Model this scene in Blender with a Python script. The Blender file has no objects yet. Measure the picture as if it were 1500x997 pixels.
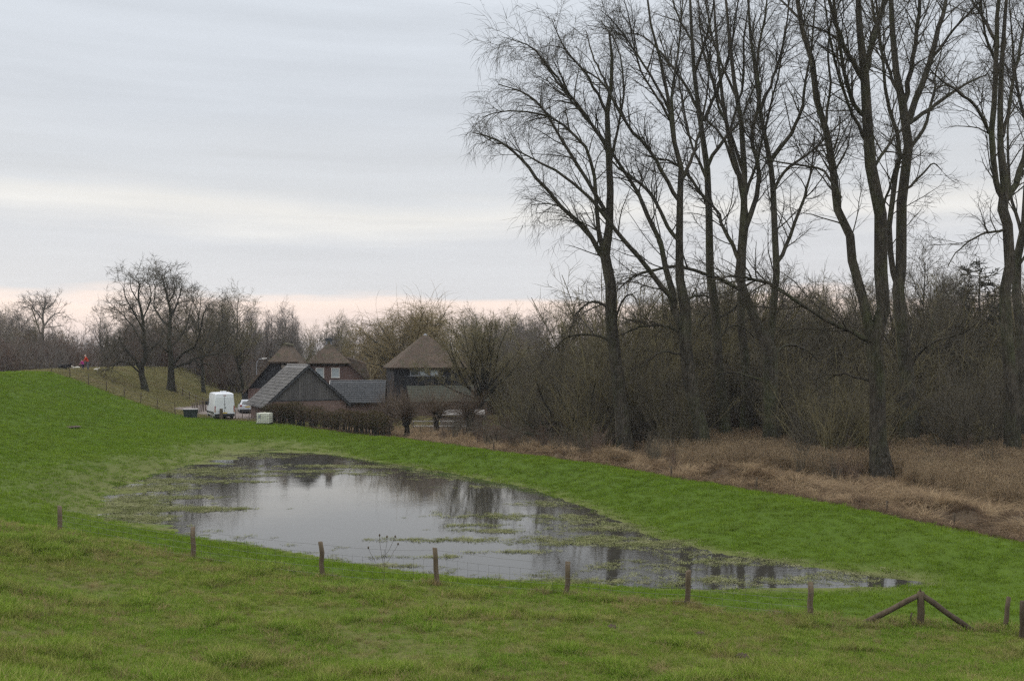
import bpy, math, random
import numpy as np
R = math.radians
PI = math.pi
sc = bpy.context.scene
col = sc.collection

# ------------------------------------------------------------------ camera
F = 1458.0            # focal length in photo pixels (1500 wide), 35 mm on full frame
HX, HY = 750.0, 522.0  # principal column and horizon row of the photo
CZ = 7.0              # eye height above the pond surface
cd = bpy.data.cameras.new('camera')
cd.sensor_width = 36.0
cd.lens = 36.0 * F / 1500.0
cd.shift_y = (HY - 498.5) / 1500.0
cd.clip_start = 0.1
cd.clip_end = 6000.0
cam = bpy.data.objects.new('camera', cd)
cam.location = (0, 0, CZ)
cam.rotation_euler = (R(90), 0, 0)
col.objects.link(cam)
sc.camera = cam

# ------------------------------------------------------------------ sky, sun, exposure
SUN_EL, SUN_AZ = R(24), R(-62)        # azimuth measured from +Y towards +X
world = bpy.data.worlds.new('World')
sc.world = world
world.use_nodes = True
nt = world.node_tree
for n in list(nt.nodes):
    nt.nodes.remove(n)
def N(t, **kw):
    n = nt.nodes.new(t)
    for k, v in kw.items():
        setattr(n, k, v)
    return n
out = N('ShaderNodeOutputWorld')
sky = N('ShaderNodeTexSky', sky_type='NISHITA', sun_disc=False)
sky.sun_elevation = SUN_EL
sky.sun_rotation = SUN_AZ
bg1 = N('ShaderNodeBackground'); bg1.inputs[1].default_value = 0.10
nt.links.new(sky.outputs[0], bg1.inputs[0])
tc = N('ShaderNodeTexCoord')
sep = N('ShaderNodeSeparateXYZ'); nt.links.new(tc.outputs['Generated'], sep.inputs[0])
mp = N('ShaderNodeMapping'); mp.inputs['Scale'].default_value = (2.0, 2.0, 13.0)
nt.links.new(tc.outputs['Generated'], mp.inputs[0])
nz = N('ShaderNodeTexNoise'); nz.inputs['Scale'].default_value = 1.6; nz.inputs['Detail'].default_value = 6; nz.inputs['Roughness'].default_value = 0.52
nt.links.new(mp.outputs[0], nz.inputs['Vector'])
mp2 = N('ShaderNodeMapping'); mp2.inputs['Scale'].default_value = (2.4, 2.4, 34.0); mp2.inputs['Location'].default_value = (3.1, 1.7, 0.4)
nt.links.new(tc.outputs['Generated'], mp2.inputs[0])
nz2 = N('ShaderNodeTexNoise'); nz2.inputs['Scale'].default_value = 1.5; nz2.inputs['Detail'].default_value = 5
nt.links.new(mp2.outputs[0], nz2.inputs['Vector'])
m1 = N('ShaderNodeMath', operation='MULTIPLY_ADD'); m1.inputs[1].default_value = 0.055; m1.inputs[2].default_value = -0.0275
nt.links.new(nz.outputs[0], m1.inputs[0])
m1b = N('ShaderNodeMath', operation='MULTIPLY_ADD'); m1b.inputs[1].default_value = 0.040; nt.links.new(nz2.outputs[0], m1b.inputs[0]); nt.links.new(m1.outputs[0], m1b.inputs[2])
m1c = N('ShaderNodeMath', operation='SUBTRACT'); nt.links.new(m1b.outputs[0], m1c.inputs[0]); m1c.inputs[1].default_value = 0.020
m2 = N('ShaderNodeMath', operation='ADD'); nt.links.new(sep.outputs[2], m2.inputs[0]); nt.links.new(m1c.outputs[0], m2.inputs[1])
ramp = N('ShaderNodeValToRGB')
els = ramp.color_ramp.elements
SKY = [(0.0, (0.80, 0.69, 0.65)), (0.030, (0.90, 0.73, 0.655)), (0.052, (0.97, 0.79, 0.69)), (0.061, (0.66, 0.655, 0.67)),
       (0.115, (0.635, 0.64, 0.66)), (0.140, (0.78, 0.76, 0.725)), (0.165, (0.625, 0.635, 0.65)), (0.23, (0.585, 0.61, 0.645)),
       (0.33, (0.61, 0.645, 0.69)), (0.55, (1.10, 1.13, 1.18)), (1.0, (1.90, 1.92, 1.96))]
while len(els) < len(SKY):
    els.new(0.5)
for e, (p, c) in zip(els, SKY):
    e.position = p; e.color = (*c, 1)
nt.links.new(m2.outputs[0], ramp.inputs[0])
m3 = N('ShaderNodeMapRange'); m3.inputs['From Min'].default_value = 0.3; m3.inputs['From Max'].default_value = 0.7
m3.inputs['To Min'].default_value = 0.97; m3.inputs['To Max'].default_value = 1.07
nt.links.new(nz2.outputs[0], m3.inputs[0])
mulc = N('ShaderNodeVectorMath', operation='SCALE'); nt.links.new(ramp.outputs[0], mulc.inputs[0]); nt.links.new(m3.outputs[0], mulc.inputs['Scale'])
bg2 = N('ShaderNodeBackground'); nt.links.new(mulc.outputs[0], bg2.inputs[0]); bg2.inputs[1].default_value = 1.0
mixs = N('ShaderNodeMixShader'); mixs.inputs[0].default_value = 0.93
nt.links.new(bg1.outputs[0], mixs.inputs[1]); nt.links.new(bg2.outputs[0], mixs.inputs[2]); nt.links.new(mixs.outputs[0], out.inputs[0])

sl = bpy.data.lights.new('sun', 'SUN'); sl.energy = 0.6; sl.angle = R(35); sl.color = (1.0, 0.93, 0.84)
so = bpy.data.objects.new('sun', sl); col.objects.link(so)
so.location = (0, 0, 60)
from mathutils import Vector
sd = Vector((math.sin(SUN_AZ) * math.cos(SUN_EL), math.cos(SUN_AZ) * math.cos(SUN_EL), math.sin(SUN_EL)))
so.rotation_euler = sd.to_track_quat('Z', 'Y').to_euler()
vs = sc.view_settings
sc.display_settings.display_device = 'sRGB'
vs.view_transform = 'Standard'; vs.look = 'None'; vs.gamma = 1.0; vs.use_curve_mapping = False
vs.exposure = 0.2
sc.cycles.use_denoising = False
sc.cycles.denoiser = 'OPENIMAGEDENOISE'
sc.cycles.denoising_input_passes = 'RGB_ALBEDO_NORMAL'
sc.cycles.denoising_prefilter = 'NONE'
sc.cycles.filter_width = 1.4
sc.cycles.adaptive_threshold = 0.006
sc.cycles.sample_clamp_indirect = 4.0
sc.cycles.max_bounces = 5
sc.cycles.diffuse_bounces = 2
sc.cycles.volume_bounces = 0
sc.cycles.glossy_bounces = 3
sc.cycles.transparent_max_bounces = 6

# ------------------------------------------------------------------ small helpers
def tag(o, label=None, cat=None, group=None, kind=None):
    if label: o['label'] = label
    if cat: o['category'] = cat
    if group: o['group'] = group
    if kind: o['kind'] = kind
    return o

def link(name, me, mat=None, parent=None):
    if mat is not None:
        me.materials.clear(); me.materials.append(mat)
    o = bpy.data.objects.new(name, me)
    col.objects.link(o)
    if parent is not None:
        o.parent = parent
    return o

def empty(name, loc=(0, 0, 0), rz=0.0, label=None, cat=None, group=None):
    o = bpy.data.objects.new(name, None)
    o.empty_display_size = 0.3
    o.location = loc; o.rotation_euler = (0, 0, rz)
    col.objects.link(o)
    return tag(o, label, cat, group)

def copy_tree(o, parent=None):
    c = o.copy(); col.objects.link(c); c.parent = parent
    for ch in o.children:
        copy_tree(ch, c)
    return c

def np_mesh(name, V, polys, smooth=False):
    """polys: list of (m,k) int arrays"""
    me = bpy.data.meshes.new(name)
    V = np.asarray(V, np.float32)
    me.vertices.add(len(V)); me.vertices.foreach_set('co', V.ravel())
    lens = np.concatenate([np.full(len(p), p.shape[1], np.int32) for p in polys if len(p)])
    idx = np.concatenate([np.asarray(p, np.int32).ravel() for p in polys if len(p)])
    st = np.zeros(len(lens), np.int32); st[1:] = np.cumsum(lens)[:-1]
    me.loops.add(len(idx)); me.loops.foreach_set('vertex_index', idx)
    me.polygons.add(len(lens)); me.polygons.foreach_set('loop_start', st)
    if smooth:
        me.polygons.foreach_set('use_smooth', np.ones(len(lens), bool))
    me.update(calc_edges=True)
    return me

class MB:
    """collects simple solids, builds one mesh object"""
    def __init__(s): s.v = []; s.f = []
    def poly(s, pts, vec):
        """prism: planar polygon swept along vec"""
        n = len(pts); b = len(s.v)
        s.v += [tuple(p) for p in pts] + [tuple(p[i] + vec[i] for i in range(3)) for p in pts]
        s.f += [tuple(range(b, b + n))[::-1], tuple(range(b + n, b + 2 * n))]
        for i in range(n):
            j = (i + 1) % n
            s.f.append((b + i, b + j, b + n + j, b + n + i))
        return s
    def box(s, x0, x1, y0, y1, z0, z1):
        return s.poly([(x0, y0, z0), (x1, y0, z0), (x1, y1, z0), (x0, y1, z0)], (0, 0, z1 - z0))
    def hexa(s, a, b_):
        """two quads bottom/top"""
        b = len(s.v); s.v += [tuple(p) for p in a] + [tuple(p) for p in b_]
        s.f += [(b + 3, b + 2, b + 1, b), (b + 4, b + 5, b + 6, b + 7)]
        for i in range(4):
            j = (i + 1) % 4
            s.f.append((b + i, b + j, b + 4 + j, b + 4 + i))
        return s
    def tube(s, pts, rad, n=8):
        pts = [np.array(p, float) for p in pts]
        if not hasattr(rad, '__len__'): rad = [rad] * len(pts)
        b = len(s.v)
        for i, p in enumerate(pts):
            t = pts[min(i + 1, len(pts) - 1)] - pts[max(i - 1, 0)]
            t = t / (np.linalg.norm(t) + 1e-9)
            a = np.array([0, 0, 1.0]) if abs(t[2]) < 0.8 else np.array([1.0, 0, 0])
            u = np.cross(t, a); u /= np.linalg.norm(u); w = np.cross(t, u)
            for k in range(n):
                an = 2 * PI * k / n
                s.v.append(tuple(p + rad[i] * (math.cos(an) * u + math.sin(an) * w)))
        for i in range(len(pts) - 1):
            for k in range(n):
                k2 = (k + 1) % n
                s.f.append((b + i * n + k, b + (i + 1) * n + k, b + (i + 1) * n + k2, b + i * n + k2))
        s.f.append(tuple(b + k for k in range(n))); s.f.append(tuple(b + (len(pts) - 1) * n + k for k in range(n))[::-1])
        return s
    def build(s, name, mat, parent=None, bevel=0.0, smooth=False):
        me = bpy.data.meshes.new(name)
        me.from_pydata(s.v, [], s.f); me.validate(); me.update()
        import bmesh
        bm = bmesh.new(); bm.from_mesh(me); bmesh.ops.recalc_face_normals(bm, faces=bm.faces)
        if bevel: bmesh.ops.bevel(bm, geom=bm.edges[:], offset=bevel, segments=2, affect='EDGES', profile=0.6)
        bm.to_mesh(me); bm.free()
        if smooth:
            me.polygons.foreach_set('use_smooth', np.ones(len(me.polygons), bool))
        return link(name, me, mat, parent)

# ------------------------------------------------------------------ materials
class NB:
    """tiny node-building helper for one material"""
    def __init__(s, name):
        s.m = bpy.data.materials.new(name); s.m.use_nodes = True
        s.t = s.m.node_tree; s.b = s.t.nodes['Principled BSDF']; s.out = s.t.nodes['Material Output']
        s.b.inputs['Specular IOR Level'].default_value = 0.25
    def n(s, t, ins=None, **kw):
        x = s.t.nodes.new(t)
        for k, v in kw.items(): setattr(x, k, v)
        for k, v in (ins or {}).items():
            if hasattr(v, 'node'): s.t.links.new(v, x.inputs[k])
            else: x.inputs[k].default_value = v
        return x
    def l(s, a, b): s.t.links.new(a, b)
    def pos(s): return s.n('ShaderNodeNewGeometry').outputs['Position']
    def obj(s): return s.n('ShaderNodeTexCoord').outputs['Object']
    def attr(s, name): return s.n('ShaderNodeAttribute', attribute_name=name).outputs['Fac']
    def rnd(s): return s.n('ShaderNodeObjectInfo').outputs['Random']
    def noise(s, vec, scale, detail=4, rough=0.55, stretch=None):
        if stretch:
            vec = s.n('ShaderNodeMapping', {'Vector': vec, 'Scale': stretch}).outputs[0]
        return s.n('ShaderNodeTexNoise', {'Vector': vec, 'Scale': scale, 'Detail': detail, 'Roughness': rough}).outputs[0]
    def rng(s, v, a, b, c=0.0, d=1.0):
        return s.n('ShaderNodeMapRange', {0: v, 1: a, 2: b, 3: c, 4: d}).outputs[0]
    def mix(s, f, a, b):
        x = s.n('ShaderNodeMix', data_type='RGBA')
        for i, v in ((0, f), (6, a), (7, b)):
            if hasattr(v, 'node'): s.t.links.new(v, x.inputs[i])
            else: x.inputs[i].default_value = (*v, 1) if isinstance(v, tuple) and len(v) == 3 else v
        return x.outputs[2]
    def math(s, op, a, b=0.0):
        x = s.n('ShaderNodeMath', operation=op)
        for i, v in enumerate((a, b)):
            if hasattr(v, 'node'): s.t.links.new(v, x.inputs[i])
            else: x.inputs[i].default_value = v
        return x.outputs[0]
    def color(s, c):
        if hasattr(c, 'node'): s.l(c, s.b.inputs['Base Color'])
        else: s.b.inputs['Base Color'].default_value = (*c, 1)
        return s
    def rough(s, v): s.b.inputs['Roughness'].default_value = v; return s
    def bump(s, h, strength=0.5, dist=0.05):
        x = s.n('ShaderNodeBump', {'Height': h, 'Strength': strength, 'Distance': dist})
        s.l(x.outputs[0], s.b.inputs['Normal']); return s

def varied(name, c1, c2, scale=3.0, rough=0.8, bump=0.3, stretch=None, dist=0.03, perobj=0.0, spec=0.25, metal=0.0):
    """colour mottled between c1 and c2, with relief"""
    b = NB(name); v = b.obj()
    n1 = b.noise(v, scale, 5, 0.6, stretch)
    f = b.rng(n1, 0.32, 0.68)
    c = b.mix(f, c1, c2)
    if perobj:
        hs = b.n('ShaderNodeHueSaturation', {'Color': c, 'Value': b.rng(b.rnd(), 0, 1, 1 - perobj, 1 + perobj)})
        c = hs.outputs[0]
    b.color(c).rough(rough)
    b.b.inputs['Specular IOR Level'].default_value = spec
    b.b.inputs['Metallic'].default_value = metal
    if bump: b.bump(b.noise(v, scale * 3, 5, 0.65, stretch), bump, dist)
    return b.m

def foliage(name, c1, c2, c3=None, scale=0.35, perinst=0.25, transl=0.3, straw=0.0):
    """thin leaf / blade: colour patches in world space and per instance, some light coming through"""
    b = NB(name); p = b.pos()
    f = b.rng(b.noise(p, scale, 4, 0.6), 0.35, 0.65)
    c = b.mix(f, c1, c2)
    if c3: c = b.mix(b.rng(b.noise(p, scale * 3.7, 3, 0.6), 0.5, 0.72), c, c3)
    hs = b.n('ShaderNodeHueSaturation', {'Color': c, 'Value': b.rng(b.rnd(), 0, 1, 1 - perinst, 1 + perinst)})
    c = hs.outputs[0]
    bl = b.attr('bl')
    c = b.mix(b.math('MULTIPLY', b.rng(bl, 0.72, 0.80), straw), c, (0.34, 0.28, 0.13))
    c = b.n('ShaderNodeHueSaturation', {'Color': c, 'Value': b.rng(bl, 0, 0.72, 0.62, 1.32)}).outputs[0] if straw else c
    d = b.n('ShaderNodeBsdfDiffuse', {'Color': c}); t = b.n('ShaderNodeBsdfTranslucent', {'Color': c})
    m = b.n('ShaderNodeMixShader', {0: transl, 1: d.outputs[0], 2: t.outputs[0]})
    b.l(m.outputs[0], b.out.inputs[0])
    return b.m
# ------------------------------------------------------------------ photo pixel <-> place
def at(px, py, Y):
    return np.array([(px - HX) / F * Y, Y, CZ - (py - HY) / F * Y])
def onz(px, py, z=0.0):
    Y = F * (CZ - z) / (py - HY)
    return ((px - HX) / F * Y, Y)

def seg_dist(X, Y, P):
    """distance to a polyline, and signed side (positive = right of travel)"""
    X = np.asarray(X, float); Y = np.asarray(Y, float)
    best = np.full(X.shape, 1e9); side = np.zeros(X.shape)
    for (x0, y0), (x1, y1) in zip(P[:-1], P[1:]):
        dx, dy = x1 - x0, y1 - y0
        t = np.clip(((X - x0) * dx + (Y - y0) * dy) / (dx * dx + dy * dy), 0, 1)
        ex, ey = X - x0 - t * dx, Y - y0 - t * dy
        d = np.hypot(ex, ey)
        s = dx * ey - dy * ex
        m = d < best
        best = np.where(m, d, best); side = np.where(m, -np.sign(s), side)
    return best, side
def inside(X, Y, P):
    X = np.asarray(X, float); Y = np.asarray(Y, float)
    c = np.zeros(X.shape, bool)
    n = len(P)
    for i in range(n):
        x0, y0 = P[i]; x1, y1 = P[(i + 1) % n]
        if y0 == y1: continue
        k = (y0 > Y) != (y1 > Y)
        c ^= k & (X < (x1 - x0) * (Y - y0) / (y1 - y0) + x0)
    return c
def sst(a, b, x):
    t = np.clip((x - a) / (b - a), 0, 1); return t * t * (3 - 2 * t)
def vnoise(X, Y, s, seed=0):
    """value noise 0..1"""
    X = np.asarray(X, float) / s + 1000.3 + seed * 17.7; Y = np.asarray(Y, float) / s + 1000.7 + seed * 9.1
    i = np.floor(X).astype(np.int64); j = np.floor(Y).astype(np.int64)
    u = X - i; v = Y - j; u = u * u * (3 - 2 * u); v = v * v * (3 - 2 * v)
    def h(a, b):
        k = (a * 374761393 + b * 668265263 + seed * 974711) & 0xffffffff
        k = ((k ^ (k >> 13)) * 1274126177) & 0xffffffff
        return ((k ^ (k >> 16)) & 0xffff) / 65535.0
    return (h(i, j) * (1 - u) + h(i + 1, j) * u) * (1 - v) + (h(i, j + 1) * (1 - u) + h(i + 1, j + 1) * u) * v
def fbm(X, Y, s, seed=0, o=3):
    a = 0; w = 1; t = 0
    for k in range(o):
        a = a + w * vnoise(X, Y, s / 2 ** k, seed + k); t += w; w *= 0.5
    return a / t

CREST = [(90, -22), (45, -8), (20, -3.5), (0, -0.8), (-14, 5), (-27, 20), (-38, 42), (-45, 65), (-49, 90), (-51.5, 108), (-54.5, 125), (-57, 150), (-55, 178), (-44, 205), (-20, 228), (30, 250)]
POND = [onz(*p) for p in [(152, 742), (175, 715), (215, 700), (300, 676), (330, 662), (400, 658.5), (470, 663), (560, 678), (640, 690), (700, 701), (780, 717), (850, 741), (905, 764), (960, 790), (1060, 812), (1180, 830), (1335, 846),
                              (1340, 853), (1220, 860), (1080, 861), (940, 857), (820, 850), (700, 846), (600, 836), (500, 820), (420, 806), (340, 792), (270, 782), (200, 768), (160, 756)]]
RIDGE = [(24, 20), (20.5, 26)] + [onz(x, y, 0.9) for x, y in [(1500, 797), (1300, 758), (1100, 723), (1000, 707), (850, 681), (700, 661)]] + [onz(600, 649, 0.75), onz(500, 634, 0.5), onz(400, 624, 0.4), (-27, 95)]
FENCE = [(-24, 37), (-14.1, 31), (-9.45, 29.6), (-5.4, 28.6), (-2.1, 28.0), (1.5, 27.2), (4.67, 26.6), (7.66, 25.7), (10.3, 25.1), (13.5, 24.4), (26, 21)]
SLOPEF = [(-75, 112), (-51.5, 107.5), (-32.9, 100.5), (-26, 98.5), (-23, 96)]

def terrain(X, Y, zones=False):
    X = np.asarray(X, float); Y = np.asarray(Y, float)
    d, side = seg_dist(X, Y, CREST)
    crest_fall = sst(150, 200, Y) * 1.6
    z = np.interp(d, [0, 2, 5, 9, 12, 15, 18, 22, 28, 34, 60], [5.4, 5.33, 4.45, 3.1, 2.15, 1.3, 0.9, 0.66, 0.5, 0.35, 0.3])
    z = z - crest_fall * np.clip(z / 5.4, 0, 1)
    z = z + (fbm(X, Y, 6, 3) - 0.5) * 0.15 + (fbm(X, Y, 0.9, 9, 2) - 0.5) * 0.09
    z = z + 0.75 * np.exp(-((X + 14.8) / 4.6) ** 2 - ((Y - 28.2) / 3.6) ** 2)
    z = z * (1 - 0.5 * sst(0, 9, X) * sst(17, 24, Y) * (1 - sst(34, 44, Y)))
    # low bank along the reed side
    rd, rs = seg_dist(X, Y, RIDGE)
    sd_ = rd * np.where(rs == 0, 1, rs)               # >0 right of travel = reed side
    infront = (Y > 14) & (Y < 100)
    marsh = sst(0.6, 1.6, sd_) * sst(16, 24, Y) * (1 - sst(98, 104, Y - 0.25 * X))
    z = z + 0.62 * np.exp(-(rd / 2.9) ** 2) * sst(12, 24, Y) * (1 - sst(70, 86, Y))
    zm = -0.02 + 0.60 * np.exp(-((sd_ - 4.8) / 1.3) ** 2) * sst(-12, 8, X) + (fbm(X, Y, 1.8, 21, 3) - 0.5) * 1.9 * np.exp(-((sd_ - 4.5) / 3.2) ** 2)
    edge = sst(1.2, 3.2, sd_) * marsh
    z = z * (1 - edge) + zm * edge
    # pond bowl
    pd, _ = seg_dist(X, Y, POND + POND[:1])
    ins = inside(X, Y, POND)
    s = np.where(ins, -pd, pd)
    w = sst(0.0, 4.0, s + (fbm(X, Y, 3, 5) - 0.5) * 1.2 * np.clip(s, 0, 1))
    shallow = sst(-9, -18, X) * (1 - sst(76, 88, Y))   # flooded meadow side
    bowl = np.where(s > 0, 0.012 * s, -(0.05 + 0.12 * (1 - shallow)) * sst(0, 0.6 + 2.4 * shallow, -s) - 0.25 * sst(3, 8, -s))
    wob = (fbm(X * 0.55, Y * 1.6, 1.6, 31, 3) - 0.5) * (0.05 + 0.20 * shallow)
    zp = bowl + wob * np.exp(-(s / 4.0) ** 2)
    pz = z * w + zp * (1 - w)
    z = np.where(s < 8, pz, z)
    if not zones:
        return z
    fd, fs = seg_dist(X, Y, FENCE)
    rough = sst(-0.5, 0.5, fd * fs + (fbm(X, Y, 1.5, 51) - 0.5) * 1.2) * (Y < 42)
    md, ms = seg_dist(X, Y, SLOPEF)
    meadow = sst(-0.4, 0.6, -md * ms + (fbm(X, Y, 2, 61) - 0.5)) * (Y > 70) * (1 - marsh)
    yard = inside(X, Y, [(-37, 108), (-29.5, 101.5), (-25.5, 101), (-22, 112), (-30, 122), (-38, 122)]).astype(float)
    shore = np.exp(-(np.clip(s, 0, 99) / (0.8 + 3.0 * shallow)) ** 2) * sst(0.25, 0.6, fbm(X, Y, 1.2, 71) + 0.2)
    return z, dict(rough=rough, meadow=meadow, marsh=np.clip(marsh, 0, 1), yard=yard, shore=shore, pond=s, ridge=sd_, crest=d)

def hit(px, py, y0=8, y1=400):
    """where the ray through a photo pixel meets the ground"""
    Y = np.linspace(y0, y1, 6000)
    X = (px - HX) / F * Y; Z = CZ - (py - HY) / F * Y
    g = terrain(X, Y)
    k = np.argmax(Z <= g)
    if Z[k] > g[k]: k = len(Y) - 1
    return np.array([X[k], Y[k], g[k]])
def gz(x, y): return float(terrain(np.array([x]), np.array([y]))[0])

# ground sheet: fine where the camera looks, coarse to the horizon
def axis(a, b, step, lo, hi):
    fine = np.arange(a, b + 1e-6, step)
    L = [a]; g = step
    while L[-1] > lo: g *= 1.22; L.append(L[-1] - g)
    Rr = [b]; g = step
    while Rr[-1] < hi: g *= 1.22; Rr.append(Rr[-1] + g)
    return np.concatenate([np.array(L[1:])[::-1], fine, np.array(Rr[1:])])
gx = axis(-60, 46, 0.42, -2500, 2500)
gy = axis(9, 62, 0.34, -600, 62)
gy = gy[gy <= 62]
gy = np.concatenate([gy, np.arange(62.5, 140, 0.6), axis(140, 141, 1.0, 140, 4000)[1:]])
gy = np.unique(np.round(gy, 4))
GX, GY = np.meshgrid(gx, gy)
Z, zn = terrain(GX.ravel(), GY.ravel(), True)
nx, ny = len(gx), len(gy)
ii = np.arange(nx * ny).reshape(ny, nx)
quads = np.stack([ii[:-1, :-1], ii[:-1, 1:], ii[1:, 1:], ii[1:, :-1]], -1).reshape(-1, 4)
gme = np_mesh('ground', np.stack([GX.ravel(), GY.ravel(), Z], -1), [quads], smooth=True)
for k in ('rough', 'meadow', 'marsh', 'yard', 'shore'):
    a = gme.attributes.new('z_' + k, 'FLOAT', 'POINT'); a.data.foreach_set('value', zn[k].astype(np.float32))

def ground_mat():
    b = NB('ground_turf'); p = b.pos()
    big = b.rng(b.noise(p, 0.16, 3), 0.35, 0.65)
    mid = b.rng(b.noise(p, 1.1, 5, 0.65), 0.32, 0.68)
    fine = b.rng(b.noise(p, 9, 4, 0.7), 0.3, 0.7)
    field = b.mix(mid, b.mix(big, (0.074, 0.128, 0.011), (0.090, 0.142, 0.013)), (0.066, 0.110, 0.011))
    field = b.mix(b.math('MULTIPLY', fine, 0.4), field, (0.075, 0.11, 0.03))
    roughc = b.mix(mid, b.mix(big, (0.112, 0.138, 0.024), (0.105, 0.152, 0.020)), (0.165, 0.142, 0.060))
    roughc = b.mix(b.math('MULTIPLY', fine, 0.5), roughc, (0.05, 0.055, 0.022))
    mead = b.mix(mid, b.mix(big, (0.150, 0.145, 0.062), (0.175, 0.150, 0.078)), (0.125, 0.125, 0.052))
    litter = b.mix(mid, b.mix(fine, (0.095, 0.070, 0.048), (0.050, 0.038, 0.028)), (0.14, 0.105, 0.070))
    pave = b.mix(mid, (0.17, 0.14, 0.125), (0.22, 0.185, 0.165))
    shore = b.mix(fine, (0.155, 0.165, 0.055), (0.105, 0.12, 0.040))
    c = b.mix(b.attr('z_shore'), field, shore)
    c = b.mix(b.attr('z_rough'), c, roughc)
    c = b.mix(b.attr('z_meadow'), c, mead)
    c = b.mix(b.attr('z_marsh'), c, litter)
    c = b.mix(b.attr('z_yard'), c, pave)
    b.color(c).rough(0.95); b.b.inputs['Specular IOR Level'].default_value = 0.1
    b.bump(b.math('ADD', b.noise(p, 5, 5, 0.7), b.noise(p, 22, 3, 0.7)), 0.6, 0.08)
    return b.m
ground = tag(link('ground', gme, ground_mat()), 'grass meadow, dike slope and marsh floor around the pond', None, None, 'structure')

# water
def water_mat():
    b = NB('pond_water'); p = b.pos()
    b.color((0.038, 0.036, 0.030)).rough(0.03)
    b.b.inputs['IOR'].default_value = 1.40; b.b.inputs['Specular IOR Level'].default_value = 0.5
    calm = b.rng(b.noise(p, 0.09, 2, 0.5, (1, 2.2, 1)), 0.42, 0.62)
    h = b.math('ADD', b.noise(p, 2.4, 3, 0.55, (1, 1.6, 1)), b.math('MULTIPLY', b.noise(p, 7.5, 2, 0.5, (1, 1.5, 1)), 0.35))
    h = b.math('MULTIPLY', h, b.rng(calm, 0, 1, 0.25, 1.0))
    b.bump(h, 0.16, 0.020)
    return b.m
wx, wy = np.array(POND).T
cxp, cyp = wx.mean(), wy.mean()
wp = []
for x, y in POND:
    dx, dy = x - cxp, y - cyp; L = math.hypot(dx, dy)
    wp.append((x + dx / L * 2.5, y + dy / L * 2.5, 0.0))
wme = bpy.data.meshes.new('pond_water'); wme.from_pydata(wp, [], [tuple(range(len(wp)))[::-1]]); wme.update()
if wme.polygons[0].normal.z < 0: wme.flip_normals()
tag(link('pond_water', wme, water_mat()), 'shallow flooded pond reflecting the grey sky', None, None, 'structure')
# ------------------------------------------------------------------ bare-tree builder (numpy)
def catmull(P, n):
    P = np.asarray(P, float)
    if len(P) == 2: 
        t = np.linspace(0, 1, n)[:, None]; return P[0] * (1 - t) + P[1] * t
    Q = np.vstack([2 * P[0] - P[1], P, 2 * P[-1] - P[-2]])
    u = np.linspace(0, len(P) - 1 - 1e-6, n); i = u.astype(int); f = (u - i)[:, None]
    a, b, c, d = Q[i], Q[i + 1], Q[i + 2], Q[i + 3]
    return 0.5 * (2 * b + (c - a) * f + (2 * a - 5 * b + 4 * c - d) * f ** 2 + (3 * b - a - 3 * c + d) * f ** 3)

def norm(v): return v / (np.linalg.norm(v, axis=-1, keepdims=True) + 1e-9)

def tubes(P, Rd, sides, tip=False):
    """P (n,k,3), Rd (n,k) -> verts, [quads, tris]"""
    n, k, _ = P.shape
    T = norm(np.gradient(P, axis=1))
    mean = norm(P[:, -1] - P[:, 0])
    ax = np.eye(3)[np.argmin(np.abs(mean), axis=1)][:, None, :]
    U = norm(np.cross(T, np.broadcast_to(ax, T.shape))); W = np.cross(T, U)
    an = np.arange(sides) * 2 * PI / sides
    kk = k - 1 if tip else k
    ring = P[:, :kk, None, :] + Rd[:, :kk, None, None] * (np.cos(an)[None, None, :, None] * U[:, :kk, None, :] + np.sin(an)[None, None, :, None] * W[:, :kk, None, :])
    V = ring.reshape(-1, 3)
    base = (np.arange(n) * kk * sides)[:, None, None]
    r = (np.arange(kk - 1) * sides)[None, :, None]
    s0 = np.arange(sides)[None, None, :]; s1 = (s0 + 1) % sides
    q = np.stack(np.broadcast_arrays(base + r + s0, base + r + s1, base + r + sides + s1, base + r + sides + s0), -1).reshape(-1, 4)
    t = np.zeros((0, 3), int)
    if tip:
        off = len(V); V = np.vstack([V, P[:, -1]])
        e = base[:, 0] + (kk - 1) * sides
        t = np.stack(np.broadcast_arrays(e + s0[0], e + s1[0], off + np.arange(n)[:, None]), -1).reshape(-1, 3)
    return V, q, t

class Acc:
    def __init__(s): s.V = []; s.Q = []; s.T = []; s.n = 0
    def add(s, V, q, t):
        s.V.append(V); s.Q.append(q + s.n); s.T.append(t + s.n); s.n += len(V)
    def mesh(s, name):
        return np_mesh(name, np.vstack(s.V), [np.vstack(s.Q), np.vstack(s.T)], smooth=True)

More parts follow.
